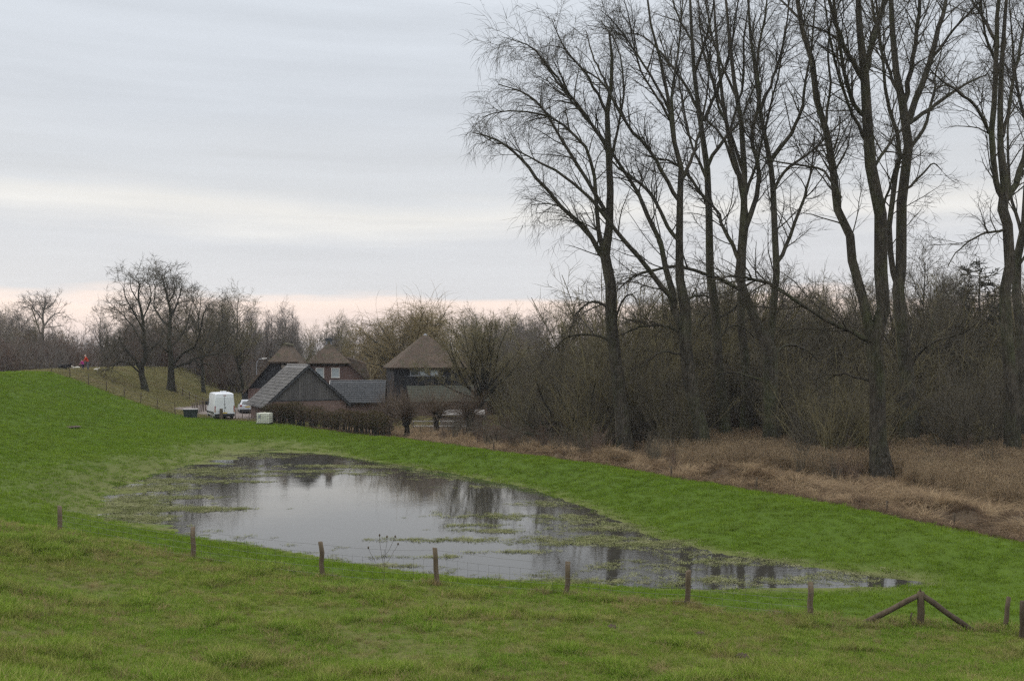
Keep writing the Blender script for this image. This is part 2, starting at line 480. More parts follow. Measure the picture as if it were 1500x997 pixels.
def grow(P, Rd, rng, density, t0, t1, ang, length, k, up, wig, rmax, rmin, ratio=0.55, lenfall=0.5, rel=None):
    """side shoots along parents; all at once"""
    seg = np.linalg.norm(np.diff(P, axis=1), axis=2); L = seg.sum(1)
    N = max(1, int(density * L.sum() * (t1 - t0)))
    i = rng.choice(len(P), N, p=L / L.sum())
    t = t0 + (t1 - t0) * rng.random(N) ** 0.85
    kk = P.shape[1] - 1
    u = t * kk; a = np.minimum(u.astype(int), kk - 1); f = (u - a)[:, None]
    p = P[i, a] * (1 - f) + P[i, a + 1] * f
    r = Rd[i, a] * (1 - f[:, 0]) + Rd[i, a + 1] * f[:, 0]
    T = norm(P[i, a + 1] - P[i, a])
    rv = norm(rng.normal(size=(N, 3))); perp = norm(rv - (rv * T).sum(1, keepdims=True) * T)
    th = np.radians(rng.uniform(ang[0], ang[1], N))[:, None]
    d = np.cos(th) * T + np.sin(th) * perp
    ln = length * (1 - lenfall * t) * rng.uniform(0.55, 1.35, N)
    if rel is not None: ln = np.minimum(ln, rel * L[i] + 0.15)
    out = np.zeros((N, k, 3)); out[:, 0] = p
    st = (ln / (k - 1))[:, None]
    bend = rng.normal(size=(N, 3)) * wig
    for s in range(1, k):
        d = norm(d + np.array([0, 0, 1.0]) * (up[0] + (up[1] - up[0]) * s / k) + bend * 0.5 + rng.normal(size=(N, 3)) * wig)
        out[:, s] = out[:, s - 1] + d * st
    r0 = np.clip(r * ratio, rmin, rmax) * rng.uniform(0.75, 1.1, N)
    tap = np.linspace(1, 0.3, k)[None, :]
    return out, np.maximum(r0[:, None] * tap, rmin * 0.55)

def resample(limbs, k):
    return np.stack([catmull(p, k) for p, r in limbs]), np.stack([np.interp(np.linspace(0, 1, k), np.linspace(0, 1, len(r)), r) for p, r in limbs])

def tree_meshes(name, limbs, spec, seed, twig0=True, flare=True, sides=9):
    """limbs: [(pts, radii)], first is the trunk. spec: list of dicts for grow(). Returns (trunk mesh, crown mesh)"""
    rng = np.random.default_rng(seed)
    P, Rd = resample(limbs, 14)
    if flare: Rd[0, 0] *= 1.35; Rd[0, 1] *= 1.05
    P[:, 1:-1] += rng.normal(size=P[:, 1:-1].shape) * np.minimum(Rd[:, 1:-1, None] * 0.35, 0.12)
    A = Acc(); A.add(*tubes(P[:1], Rd[:1], sides + 3)); 
    if len(P) > 1: A.add(*tubes(P[1:], Rd[1:], sides))
    trunk = A.mesh(name + '_trunk')
    C = Acc(); lev = [(P, Rd)]
    for q in spec:
        q = dict(q); src = q.pop('src', -1); sd = q.pop('sides', 3); tip = q.pop('tip', True)
        S = lev[src]
        if src == 0 and q.pop('skiptrunk', False) and len(P) > 1: S = (P[1:], Rd[1:])
        q.pop('skiptrunk', None)
        o = grow(S[0], S[1], rng, **q); lev.append(o)
        C.add(*tubes(o[0], o[1], sd, tip))
    return trunk, C.mesh(name + '_crown')

def traced(limbs, Y0, seed, spread=4.0, base=None):
    """limbs given as photo pixels with width; each limb leans its own way in depth"""
    rng = np.random.default_rng(seed); out = []
    for i, L in enumerate(limbs):
        off = L[0] if not isinstance(L[0], tuple) else None
        pts = L[1:] if off is not None else L
        if off is None: off = 0.0 if i == 0 else rng.uniform(-spread, spread)
        n = len(pts); P = []; Rr = []
        for j, (x, y, w) in enumerate(pts):
            Y = Y0 + off * (j / max(1, n - 1)) ** 1.3
            P.append(at(x, y, Y)); Rr.append(w / 2 * Y / F)
        if i == 0 and base is not None: P[0] = np.array([P[0][0], P[0][1], base])
        out.append((np.array(P), np.array(Rr)))
    return out

def generic(h, trunk_h, r0, nl, spread, seed, up=0.12, ang=(25, 60), fork=False, lean=0.0, low=0.25):
    """trunk + nl limbs; returns limb list at origin"""
    rng = np.random.default_rng(seed)
    n = 8; t = np.linspace(0, 1, n)
    tp = np.stack([lean * h * t + np.cumsum(rng.normal(size=n)) * 0.012 * h, np.cumsum(rng.normal(size=n)) * 0.012 * h, t * (trunk_h if fork else h * 0.96)], -1)
    tp[0] = (0, 0, -0.25)
    limbs = [(tp, r0 * (1 - t * (0.45 if fork else 0.9)))]
    for i in range(nl):
        a = rng.uniform(0, 2 * PI) + i * 2.4
        s = rng.uniform(0.7, 1.0) if fork else low + (0.95 - low) * (i + rng.random()) / nl
        zb = s * (n - 1); k = min(int(zb), n - 2); p0 = tp[k] * (1 - zb + k) + tp[k + 1] * (zb - k)
        Ln = (h - p0[2]) * rng.uniform(0.75, 1.05) if fork else (h * spread * (1.15 - 0.75 * s) + 0.5) * rng.uniform(0.75, 1.15)
        th = R(rng.uniform(*ang)); d = np.array([math.sin(th) * math.cos(a), math.sin(th) * math.sin(a), math.cos(th)])
        pts = [p0]
        for j in range(6):
            d = d + np.array([0, 0, up]) + rng.normal(size=3) * 0.10; d /= np.linalg.norm(d)
            pts.append(pts[-1] + d * Ln / 6)
        rb = np.interp(s, np.linspace(0, 1, n), limbs[0][1]) * (0.55 if fork else 0.62)
        limbs.append((np.array(pts), np.linspace(rb, rb * 0.22, 7)))
    return limbs

# bark
def bark_mat(name, c1, c2, moss=None, tint=0.15):
    b = NB(name); v = b.pos()
    n1 = b.rng(b.noise(v, 2.2, 5, 0.65, (1, 1, 0.3)), 0.3, 0.7)
    c = b.mix(n1, c1, c2)
    if moss: c = b.mix(b.math('MULTIPLY', b.rng(b.noise(v, 0.8, 3, 0.6, (1, 1, 0.5)), 0.45, 0.7), 0.7), c, moss)
    hs = b.n('ShaderNodeHueSaturation', {'Color': c, 'Value': b.rng(b.rnd(), 0, 1, 1 - tint, 1 + tint)})
    b.color(hs.outputs[0]).rough(0.9); b.b.inputs['Specular IOR Level'].default_value = 0.12
    rid = b.n('ShaderNodeTexVoronoi', {'Vector': b.n('ShaderNodeMapping', {'Vector': v, 'Scale': (1, 1, 0.16)}).outputs[0], 'Scale': 7.0}, feature='DISTANCE_TO_EDGE').outputs[0]
    b.bump(rid, 1.0, 0.25)
    return b.m
def twig_mat(name, c1, c2, tint=0.2):
    b = NB(name)
    c = b.mix(b.rng(b.noise(b.pos(), 0.5, 3), 0.35, 0.65), c1, c2)
    hs = b.n('ShaderNodeHueSaturation', {'Color': c, 'Value': b.rng(b.rnd(), 0, 1, 1 - tint, 1 + tint)})
    b.color(hs.outputs[0]).rough(0.85); b.b.inputs['Specular IOR Level'].default_value = 0.15
    return b.m
M_bark = bark_mat('poplar_bark', (0.038, 0.034, 0.026), (0.105, 0.092, 0.070), (0.074, 0.082, 0.038))
M_bark2 = bark_mat('tree_bark', (0.030, 0.028, 0.022), (0.065, 0.060, 0.045), (0.052, 0.056, 0.030))
M_twig = twig_mat('poplar_twigs', (0.045, 0.039, 0.028), (0.070, 0.062, 0.042))
M_twig2 = twig_mat('dark_twigs', (0.082, 0.072, 0.053), (0.118, 0.103, 0.073))
M_twig3 = twig_mat('olive_twigs', (0.125, 0.110, 0.060), (0.160, 0.136, 0.072))
M_twigw = twig_mat('willow_twigs', (0.215, 0.170, 0.085), (0.18, 0.142, 0.075))
M_twigr = twig_mat('reddish_twigs', (0.14, 0.095, 0.072), (0.11, 0.08, 0.062))
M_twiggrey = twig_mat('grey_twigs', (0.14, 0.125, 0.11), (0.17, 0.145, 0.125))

def place_tree(name, trunk, crown, loc, rz, scale, label, cat='tree', group=None, mt=None, mc=None, sub=None):
    e = empty(name, loc, rz, label, cat, group)
    if not hasattr(scale, '__len__'): scale = (scale,) * 3
    e.scale = scale
    link('trunk', trunk, mt, e); link('crown', crown, mc, e)
    return e

# ------------------------------------------------------------------ scatter of uncountable stuff
def scatter(name, protos, pos, rot, scl, idx, label, parent_kind='stuff'):
    pc = bpy.data.collections.new(name + '_pieces')
    for i, (me, mat) in enumerate(protos):
        if not me.materials: me.materials.append(mat)
        o = bpy.data.objects.new('%s_piece_%02d' % (name, i), me); pc.objects.link(o)
    me = bpy.data.meshes.new(name)
    me.vertices.add(len(pos)); me.vertices.foreach_set('co', np.asarray(pos, np.float32).ravel())
    a = me.attributes.new('irot', 'FLOAT_VECTOR', 'POINT'); a.data.foreach_set('vector', np.asarray(rot, np.float32).ravel())
    scl = np.asarray(scl, np.float32)
    if scl.ndim == 1: scl = np.repeat(scl[:, None], 3, 1)
    a = me.attributes.new('iscl', 'FLOAT_VECTOR', 'POINT'); a.data.foreach_set('vector', scl.ravel())
    a = me.attributes.new('iidx', 'INT', 'POINT'); a.data.foreach_set('value', np.asarray(idx, np.int32))
    o = link(name, me)
    g = bpy.data.node_groups.new(name + '_scatter', 'GeometryNodeTree')
    g.interface.new_socket('Geometry', in_out='INPUT', socket_type='NodeSocketGeometry')
    g.interface.new_socket('Geometry', in_out='OUTPUT', socket_type='NodeSocketGeometry')
    gi = g.nodes.new('NodeGroupInput'); go = g.nodes.new('NodeGroupOutput')
    ci = g.nodes.new('GeometryNodeCollectionInfo'); ci.inputs['Collection'].default_value = pc
    ci.inputs['Separate Children'].default_value = True; ci.inputs['Reset Children'].default_value = True
    ip = g.nodes.new('GeometryNodeInstanceOnPoints'); ip.inputs['Pick Instance'].default_value = True
    def na(n, t):
        x = g.nodes.new('GeometryNodeInputNamedAttribute'); x.data_type = t; x.inputs['Name'].default_value = n; return x.outputs['Attribute']
    g.links.new(gi.outputs[0], ip.inputs['Points']); g.links.new(ci.outputs[0], ip.inputs['Instance'])
    e2r = g.nodes.new('FunctionNodeEulerToRotation'); g.links.new(na('irot', 'FLOAT_VECTOR'), e2r.inputs[0])
    g.links.new(na('iidx', 'INT'), ip.inputs['Instance Index']); g.links.new(e2r.outputs[0], ip.inputs['Rotation']); g.links.new(na('iscl', 'FLOAT_VECTOR'), ip.inputs['Scale'])
    g.links.new(ip.outputs[0], go.inputs[0])
    md = o.modifiers.new('scatter', 'NODES'); md.node_group = g
    return tag(o, label, None, None, parent_kind)

def blades(name, n, rad, h, w, bend, seed, droop=0.0, tris=2):
    """clump of bent blades"""
    rng = np.random.default_rng(seed)
    a = rng.uniform(0, 2 * PI, n); rr = rad * np.sqrt(rng.random(n))
    b = np.stack([rr * np.cos(a), rr * np.sin(a), np.full(n, -0.02)], -1)
    hh = h * rng.uniform(0.5, 1.15, n)
    da = rng.uniform(0, 2 * PI, n) * 0.5 + a * 0.5
    out = np.stack([np.cos(da), np.sin(da), np.zeros(n)], -1)
    sidev = np.stack([-np.sin(da), np.cos(da), np.zeros(n)], -1)
    tw = rng.uniform(-1, 1, n)[:, None]; sidev = norm(sidev + out * tw)
    bd = bend * rng.uniform(0.3, 1.3, n)
    V = []; k = tris + 1
    ss = np.linspace(0, 1, k)
    for s in ss:
        c = b + out * (bd * hh * s ** 1.8)[:, None] + np.array([0, 0, 1]) * (hh * (s - droop * s ** 3))[:, None]
        ww = (w * rng.uniform(0.7, 1.2, n) * (1 - s) ** 0.6)[:, None] if s < 1 else None
        if s < 1: V += [c - sidev * ww / 2, c + sidev * ww / 2]
        else: V += [c]
    Vn = np.vstack(V); q = []; ar = np.arange(n)
    for j in range(k - 2):
        q.append(np.stack([ar + 2 * j * n, ar + (2 * j + 1) * n, ar + (2 * j + 3) * n, ar + (2 * j + 2) * n], -1))
    j = k - 2
    t = np.stack([ar + 2 * j * n, ar + (2 * j + 1) * n, ar + (2 * j + 2) * n], -1)
    me = np_mesh(name, Vn, ([np.vstack(q)] if q else []) + [t])
    bl = rng.random(n).astype(np.float32)
    at_ = me.attributes.new('bl', 'FLOAT', 'POINT'); at_.data.foreach_set('value', np.tile(bl, len(Vn) // n))
    return me
# ------------------------------------------------------------------ the tall bare poplars, limbs traced one by one
POP = dict()
POP['a'] = (71.0, 'tall bare poplar with drooping left branches, leftmost of the row beyond the pond', 1.0, [
    [(917, 672, 32), (908, 590, 27), (901, 520, 25), (896, 450, 24), (891, 385, 22), (893, 321, 16), (893, 241, 13), (890, 160, 10), (897, 100, 7), (892, 45, 4)],
    [2, (891, 388, 14), (879, 366, 11), (836, 317, 8), (792, 269, 7), (768, 237, 6), (732, 207, 4.5), (692, 194, 2)],
    [-2, (886, 378, 12), (877, 330, 9), (869, 249, 7), (852, 209, 6), (812, 174, 4.5), (750, 162, 3), (706, 172, 1.5)],
    [3, (889, 313, 9), (852, 249, 7), (820, 200, 5.5), (796, 160, 4.5), (768, 136, 3.5), (730, 124, 1.5)],
    [-4, (891, 221, 8), (861, 172, 6), (836, 140, 5), (808, 104, 4), (780, 70, 3), (742, 56, 1.5)],
    [-2, (889, 165, 7), (861, 112, 5), (828, 72, 3.5), (808, 28, 1.5)],
    [4, (893, 241, 7), (905, 190, 5), (914, 130, 4), (905, 70, 2.5), (880, 30, 1.5)],
    [2, (892, 130, 5), (870, 85, 3.5), (858, 45, 2)],
    [-1, (890, 452, 7), (876, 442, 6), (858, 446, 4), (842, 464, 3), (834, 492, 1.5)],
    [1, (895, 498, 6), (865, 490, 4.5), (830, 494, 3.5), (812, 512, 2)],
    [-2, (898, 480, 5), (912, 440, 4), (926, 432, 3), (938, 452, 1.5)],
    [1, (879, 366, 6), (855, 330, 4), (815, 300, 3), (778, 300, 1.5)],
])
POP['b'] = (70.0, 'bare poplar with a low fork and a long limb reaching far left', 0.7, [
    [(1029, 674, 34), (1020, 613, 29), (1011, 547, 27), (1003, 490, 27), (1001, 441, 21), (995, 385, 17), (997, 321, 14), (999, 261, 12), (992, 225, 10), (981, 160, 8), (969, 100, 6), (955, 40, 5), (945, -30, 3)],
    [3, (999, 480, 18), (988, 440, 15), (977, 397, 12), (961, 341, 10), (937, 289, 8), (917, 257, 7), (890, 215, 6), (861, 176, 5), (825, 132, 4), (790, 84, 2)],
    [-3, (986, 440, 12), (974, 424, 11), (949, 393, 10), (921, 361, 9), (897, 333, 8), (861, 289, 6.5), (820, 253, 5.5), (786, 235, 4), (745, 215, 2)],
    [4, (995, 353, 9), (981, 337, 8), (957, 289, 7), (933, 265, 6), (903, 243, 4), (880, 210, 2)],
    [-3, (997, 297, 9), (973, 257, 8), (949, 217, 7), (917, 181, 6), (885, 124, 4.5), (853, 100, 2)],
    [5, (999, 261, 9), (1012, 235, 7), (1022, 200, 5.5), (1034, 150, 4), (1040, 80, 2)],
    [-2, (981, 165, 6), (958, 118, 5), (930, 75, 4), (905, 40, 3), (880, 15, 1.5)],
    [3, (990, 220, 7), (984, 140, 5.5), (994, 70, 4), (1000, 0, 2.5), (1003, -60, 1.5)],
    [-4, (985, 180, 6), (960, 140, 4.5), (935, 95, 3.5), (920, 20, 2), (905, -30, 1)],
    [2, (1003, 500, 8), (985, 480, 6), (950, 477, 5), (925, 483, 4), (905, 492, 2)],
    [-2, (1004, 520, 5), (970, 515, 4), (945, 532, 3), (930, 552, 1.5)],
    [3, (1000, 450, 8), (1008, 440, 7), (1020, 433, 5), (1038, 435, 3), (1052, 450, 1.5)],
])
POP['c'] = (77.0, 'slim straight bare poplar right of the low-forked one', 0.7, [
    [(1064, 660, 26), (1056, 596, 22), (1049, 490, 19), (1041, 403, 17), (1037, 301, 14), (1031, 221, 12), (1023, 160, 10), (1017, 100, 8), (1013, 40, 6), (1010, -40, 4), (1008, -120, 2)],
    [3, (1037, 243, 8), (1061, 203, 7), (1081, 181, 5), (1100, 140, 4), (1118, 90, 2)],
    [-3, (1031, 178, 8), (1049, 132, 6), (1065, 92, 5), (1076, 40, 4), (1085, -30, 2)],
    [2, (1025, 165, 7), (1000, 120, 5.5), (975, 85, 4.5), (945, 55, 3), (915, 48, 1.5)],
    [-2, (1036, 300, 7), (1010, 260, 6), (985, 238, 4.5), (955, 232, 2)],
    [4, (1034, 260, 7), (1012, 205, 5), (1000, 150, 4), (990, 90, 2)],
    [-4, (1018, 105, 6), (1035, 55, 4.5), (1045, 0, 3), (1050, -60, 2)],
    [1, (1014, 60, 5), (990, 15, 4), (975, -40, 2)],
    [2, (1050, 500, 5), (1070, 478, 4), (1090, 480, 2.5), (1105, 495, 1.5)],
])
POP['d'] = (72.0, 'twin-stemmed bare poplar forking at half thicket height', 0.7, [
    [(1134, 674, 36), (1129, 596, 31), (1122, 508, 30), (1106, 473, 19), (1094, 431, 18), (1084, 385, 17), (1086, 330, 15), (1088, 281, 13), (1088, 200, 11), (1080, 140, 9), (1070, 70, 7), (1064, 0, 5), (1060, -90, 3)],
    [2, (1124, 510, 18), (1132, 466, 16), (1136, 385, 14), (1133, 281, 12), (1128, 233, 11), (1116, 180, 9), (1106, 110, 7), (1098, 30, 5), (1092, -60, 3)],
    [-3, (1129, 236, 9), (1156, 200, 8), (1172, 168, 7), (1180, 120, 5), (1190, 60, 4), (1195, -20, 2)],
    [4, (1136, 395, 9), (1152, 357, 8), (1176, 297, 6), (1188, 249, 4), (1194, 200, 2)],
    [-3, (1088, 345, 12), (1108, 290, 10), (1109, 241, 9), (1100, 200, 8), (1112, 150, 7), (1108, 90, 5), (1122, 20, 4), (1128, -60, 2)],
    [3, (1084, 385, 9), (1066, 345, 8), (1050, 310, 6), (1030, 285, 4), (1005, 270, 2)],
    [-4, (1088, 250, 8), (1072, 200, 6), (1052, 150, 5), (1040, 100, 4), (1030, 40, 2)],
    [2, (1132, 281, 7), (1150, 250, 6), (1185, 225, 5), (1220, 190, 3), (1245, 170, 1.5)],
    [-2, (1112, 165, 7), (1135, 110, 5.5), (1150, 50, 4), (1160, -30, 2)],
    [3, (1080, 145, 6), (1055, 90, 5), (1038, 30, 4), (1025, -50, 2)],
    [-2, (1094, 431, 10), (1076, 418, 9), (1045, 405, 7.5), (1006, 392, 6.5), (985, 390, 6), (950, 397, 5), (925, 407, 4), (904, 426, 2)],
    [2, (1124, 560, 6), (1100, 552, 5), (1072, 545, 4), (1045, 548, 2)],
    [3, (1130, 520, 6), (1155, 505, 5), (1180, 512, 3), (1200, 530, 1.5)],
])
POP['e'] = (80.0, 'bare poplar trunk standing just behind the twin-stemmed poplar', 0.6, [
    [(1092, 655, 22), (1090, 560, 19), (1087, 473, 17), (1086, 400, 15), (1092, 330, 12), (1080, 250, 10), (1062, 170, 8), (1052, 90, 6), (1046, 0, 4), (1040, -80, 2)],
    [3, (1080, 255, 8), (1065, 215, 6), (1045, 185, 5), (1020, 165, 3), (1000, 160, 1.5)],
    [-3, (1088, 300, 8), (1105, 250, 6), (1120, 190, 5), (1138, 120, 4), (1150, 40, 2)],
    [3, (1060, 160, 6), (1040, 110, 5), (1028, 60, 4), (1022, -10, 2)],
    [-4, (1070, 190, 6), (1088, 130, 5), (1090, 60, 4), (1100, -20, 2)],
    [2, (1088, 440, 6), (1060, 462, 5), (1040, 458, 4), (1020, 480, 2)],
])
POP['f'] = (57.5, 'thickest bare poplar, forking into two leaning stems, at the sedge bank', 0.62, [
    [(1293, 712, 40), (1289, 650, 33), (1284, 570, 31), (1279, 500, 33), (1290, 455, 27), (1298, 397, 27), (1286, 321, 25), (1274, 241, 23), (1268, 160, 20), (1265, 112, 18), (1260, 40, 13), (1256, -40, 9), (1254, -140, 5), (1252, -230, 2)],
    [2, (1277, 500, 22), (1265, 430, 20), (1250, 365, 19), (1240, 329, 18), (1224, 261, 16), (1212, 200, 14), (1196, 140, 13), (1186, 80, 12), (1172, 20, 10), (1160, -50, 7), (1150, -130, 4), (1146, -190, 2)],
    [-3, (1265, 118, 12), (1240, 75, 10), (1222, 25, 8), (1205, -40, 6), (1190, -110, 3)],
    [3, (1266, 112, 13), (1277, 60, 11), (1293, 10, 9), (1305, -60, 6), (1312, -140, 3)],
    [-2, (1268, 170, 10), (1250, 150, 9), (1235, 100, 8), (1226, 40, 6), (1218, -40, 4)],
    [-4, (1270, 210, 8), (1248, 165, 6.5), (1228, 110, 5.5), (1214, 50, 4), (1206, -10, 2)],
    [4, (1190, 100, 7), (1175, 35, 5.5), (1148, 5, 4), (1125, -20, 2)],
    [-2, (1272, 498, 12), (1248, 485, 9), (1218, 472, 8), (1171, 444, 7), (1138, 421, 6.5), (1100, 407, 6), (1065, 405, 4), (1040, 412, 2)],
    [2, (1280, 560, 7), (1255, 552, 5), (1225, 548, 4), (1190, 575, 2)],
    [3, (1232, 290, 6), (1205, 250, 5), (1170, 242, 4), (1130, 235, 3), (1095, 215, 1.5)],
    [4, (1278, 250, 7), (1300, 215, 6), (1320, 190, 4.5), (1345, 172, 3), (1390, 150, 1.5)],
    [-3, (1285, 330, 6), (1300, 285, 5), (1312, 245, 4), (1330, 215, 2)],
    [-3, (1208, 190, 6), (1216, 130, 5), (1214, 60, 4), (1224, -10, 2)],
])
POP['g'] = (70.0, 'tall bare poplar close behind the thickest one, branching high', 0.7, [
    [(1333, 674, 36), (1327, 562, 28), (1318, 444, 25), (1316, 393, 22), (1323, 281, 20), (1324, 180, 18), (1314, 120, 14), (1308, 40, 11), (1302, -40, 8), (1298, -120, 5), (1295, -200, 2)],
    [3, (1325, 185, 15), (1349, 132, 13), (1369, 60, 11), (1386, 5, 8), (1405, -60, 6), (1420, -140, 3)],
    [-3, (1325, 150, 12), (1335, 100, 10), (1345, 32, 8), (1348, -40, 6), (1352, -130, 3)],
    [4, (1330, 222, 9), (1353, 188, 7), (1367, 140, 6), (1371, 110, 4), (1380, 70, 2)],
    [-4, (1318, 430, 13), (1303, 361, 12), (1309, 281, 11), (1316, 210, 9), (1300, 140, 7), (1290, 60, 5), (1280, -30, 3)],
    [2, (1322, 190, 9), (1355, 165, 8), (1390, 140, 6), (1420, 120, 4), (1445, 110, 2)],
    [-2, (1360, 95, 7), (1392, 50, 5), (1420, 20, 4), (1450, -15, 2)],
    [3, (1318, 140, 7), (1296, 90, 6), (1282, 30, 5), (1270, -40, 3)],
    [-3, (1330, 545, 7), (1345, 520, 6), (1370, 500, 5), (1410, 488, 3), (1428, 475, 1.5)],
    [3, (1366, 512, 4), (1366, 470, 3), (1380, 440, 2), (1400, 420, 1)],
    [2, (1323, 281, 6), (1345, 262, 5), (1366, 240, 3), (1380, 250, 1.5)],
])
POP['h'] = (64.0, 'bare poplar at the right edge of the reed bed with a broad fork', 0.7, [
    [(1484, 688, 30), (1478, 562, 24), (1475, 444, 22), (1475, 397, 21), (1473, 321, 20), (1471, 289, 21), (1468, 230, 13), (1466, 150, 11), (1470, 60, 8), (1478, -30, 6), (1484, -120, 3)],
    [-2, (1470, 292, 13), (1457, 261, 12), (1455, 180, 12), (1459, 100, 10), (1461, 40, 9), (1466, -40, 7), (1468, -130, 3)],
    [2, (1474, 292, 15), (1491, 261, 13), (1503, 200, 11), (1515, 120, 9), (1528, 30, 7), (1540, -60, 4)],
    [-4, (1455, 205, 8), (1446, 190, 7), (1429, 156, 6), (1401, 132, 5), (1375, 114, 3), (1352, 90, 1.5)],
    [3, (1459, 60, 7), (1440, 25, 5.5), (1420, -5, 4), (1400, -40, 2)],
    [-2, (1473, 337, 6), (1455, 339, 5), (1433, 345, 4), (1401, 369, 2.5), (1388, 392, 1.5)],
    [3, (1469, 200, 8), (1482, 130, 7), (1496, 60, 6), (1508, -20, 3)],
    [-3, (1466, 110, 6), (1446, 60, 5), (1436, 5, 4), (1428, -60, 2)],
    [4, (1489, 268, 8), (1512, 235, 7), (1540, 205, 5), (1570, 190, 2)],
])
POP['i'] = (74.0, 'bare poplar half hidden behind the right-edge poplar', 0.6, [
    [(1497, 672, 24), (1494, 560, 20), (1492, 450, 18), (1496, 350, 16), (1505, 250, 13), (1512, 150, 10), (1518, 50, 7), (1522, -60, 3)],
    [3, (1497, 345, 8), (1482, 290, 6), (1476, 220, 5), (1480, 150, 3), (1486, 90, 2)],
    [-3, (1508, 200, 7), (1492, 140, 6), (1484, 70, 4), (1478, -10, 2)],
    [2, (1495, 385, 6), (1520, 340, 5), (1545, 310, 3), (1570, 300, 1.5)],
])
def pop_spec(droop, dens):
    u1 = (0.10 - 0.06 * droop, 0.02 - 0.17 * droop); u2 = (0.04 - 0.05 * droop, 0.02 - 0.30 * droop); u3 = (0.02, -0.02 - 0.45 * droop)
    return [
        dict(src=0, skiptrunk=True, density=1.9 * dens, t0=0.10, t1=1.0, ang=(20, 55), length=4.8 - 1.3 * droop, k=8, up=u1, wig=0.10, rmax=0.050, rmin=0.016, sides=4, tip=True, rel=0.5),
        dict(src=0, density=0.5 * dens, t0=0.22, t1=1.0, ang=(30, 75), length=3.0, k=7, up=(0.1, 0.0), wig=0.12, rmax=0.030, rmin=0.013, sides=3),
        dict(src=1, density=2.1 * dens, t0=0.12, t1=1.0, ang=(22, 60), length=2.0 + 0.5 * droop, k=6, up=u2, wig=0.13, rmax=0.020, rmin=0.011, sides=3, lenfall=0.35),
        dict(src=2, density=2.3 * dens, t0=0.2, t1=1.0, ang=(25, 60), length=1.2, k=5, up=(0.05, 0), wig=0.14, rmax=0.016, rmin=0.009, sides=3),
        dict(src=3, density=3.4 * dens, t0=0.1, t1=1.0, ang=(22, 60), length=0.80 + 0.75 * droop, k=4, up=u3, wig=0.15, rmax=0.013, rmin=0.011, sides=3, lenfall=0.2),
        dict(src=1, density=2.2 * dens, t0=0.3, t1=1.0, ang=(30, 70), length=0.9 + 0.6 * droop, k=4, up=u3, wig=0.15, rmax=0.013, rmin=0.011, sides=3, lenfall=0.2),
        dict(src=4, density=3.0 * dens, t0=0.1, t1=1.0, ang=(22, 60), length=0.65 + 0.4 * droop, k=3, up=u3, wig=0.15, rmax=0.013, rmin=0.011, sides=3, lenfall=0.2),
    ]
for i, (k, (Y0, lab, droop, limbs)) in enumerate(POP.items()):
    px = limbs[0][0]
    L = [(p_, r_ * 0.71) for p_, r_ in traced(limbs, Y0, 100 + i)]
    bx, by = L[0][0][0][:2]; bz = gz(bx, by)
    L[0][0][0][2] = bz - 0.3
    base = np.array([bx, by, bz])
    L = [(p - base, r) for p, r in L]
    tm, cm = tree_meshes('poplar', L, pop_spec(droop if k == 'a' else 0.22 * droop, 0.92), 200 + i, sides=8)
    place_tree('poplar_tree', tm, cm, base, 0, 1, lab, 'tree', 'tall bare poplars beyond the pond', M_bark, M_twig)

# ------------------------------------------------------------------ two big trees on the dike slope
def dike_spec(d=1.0):
    return [
        dict(src=0, density=1.1 * d, t0=0.22, t1=1.0, ang=(25, 70), length=4.2, k=7, up=(0.06, 0.03), wig=0.15, rmax=0.05, rmin=0.028, sides=4, rel=0.7),
        dict(src=1, density=1.7 * d, t0=0.15, t1=1.0, ang=(30, 70), length=2.1, k=5, up=(0.04, 0.02), wig=0.17, rmax=0.036, rmin=0.024, lenfall=0.3),
        dict(src=2, density=2.8 * d, t0=0.1, t1=1.0, ang=(25, 70), length=1.0, k=4, up=(0.03, 0.03), wig=0.2, rmax=0.024, rmin=0.019, lenfall=0.2),
        dict(src=1, density=1.0 * d, t0=0.3, t1=1.0, ang=(25, 70), length=1.0, k=4, up=(0.03, 0.03), wig=0.2, rmax=0.024, rmin=0.019, lenfall=0.2),
    ]
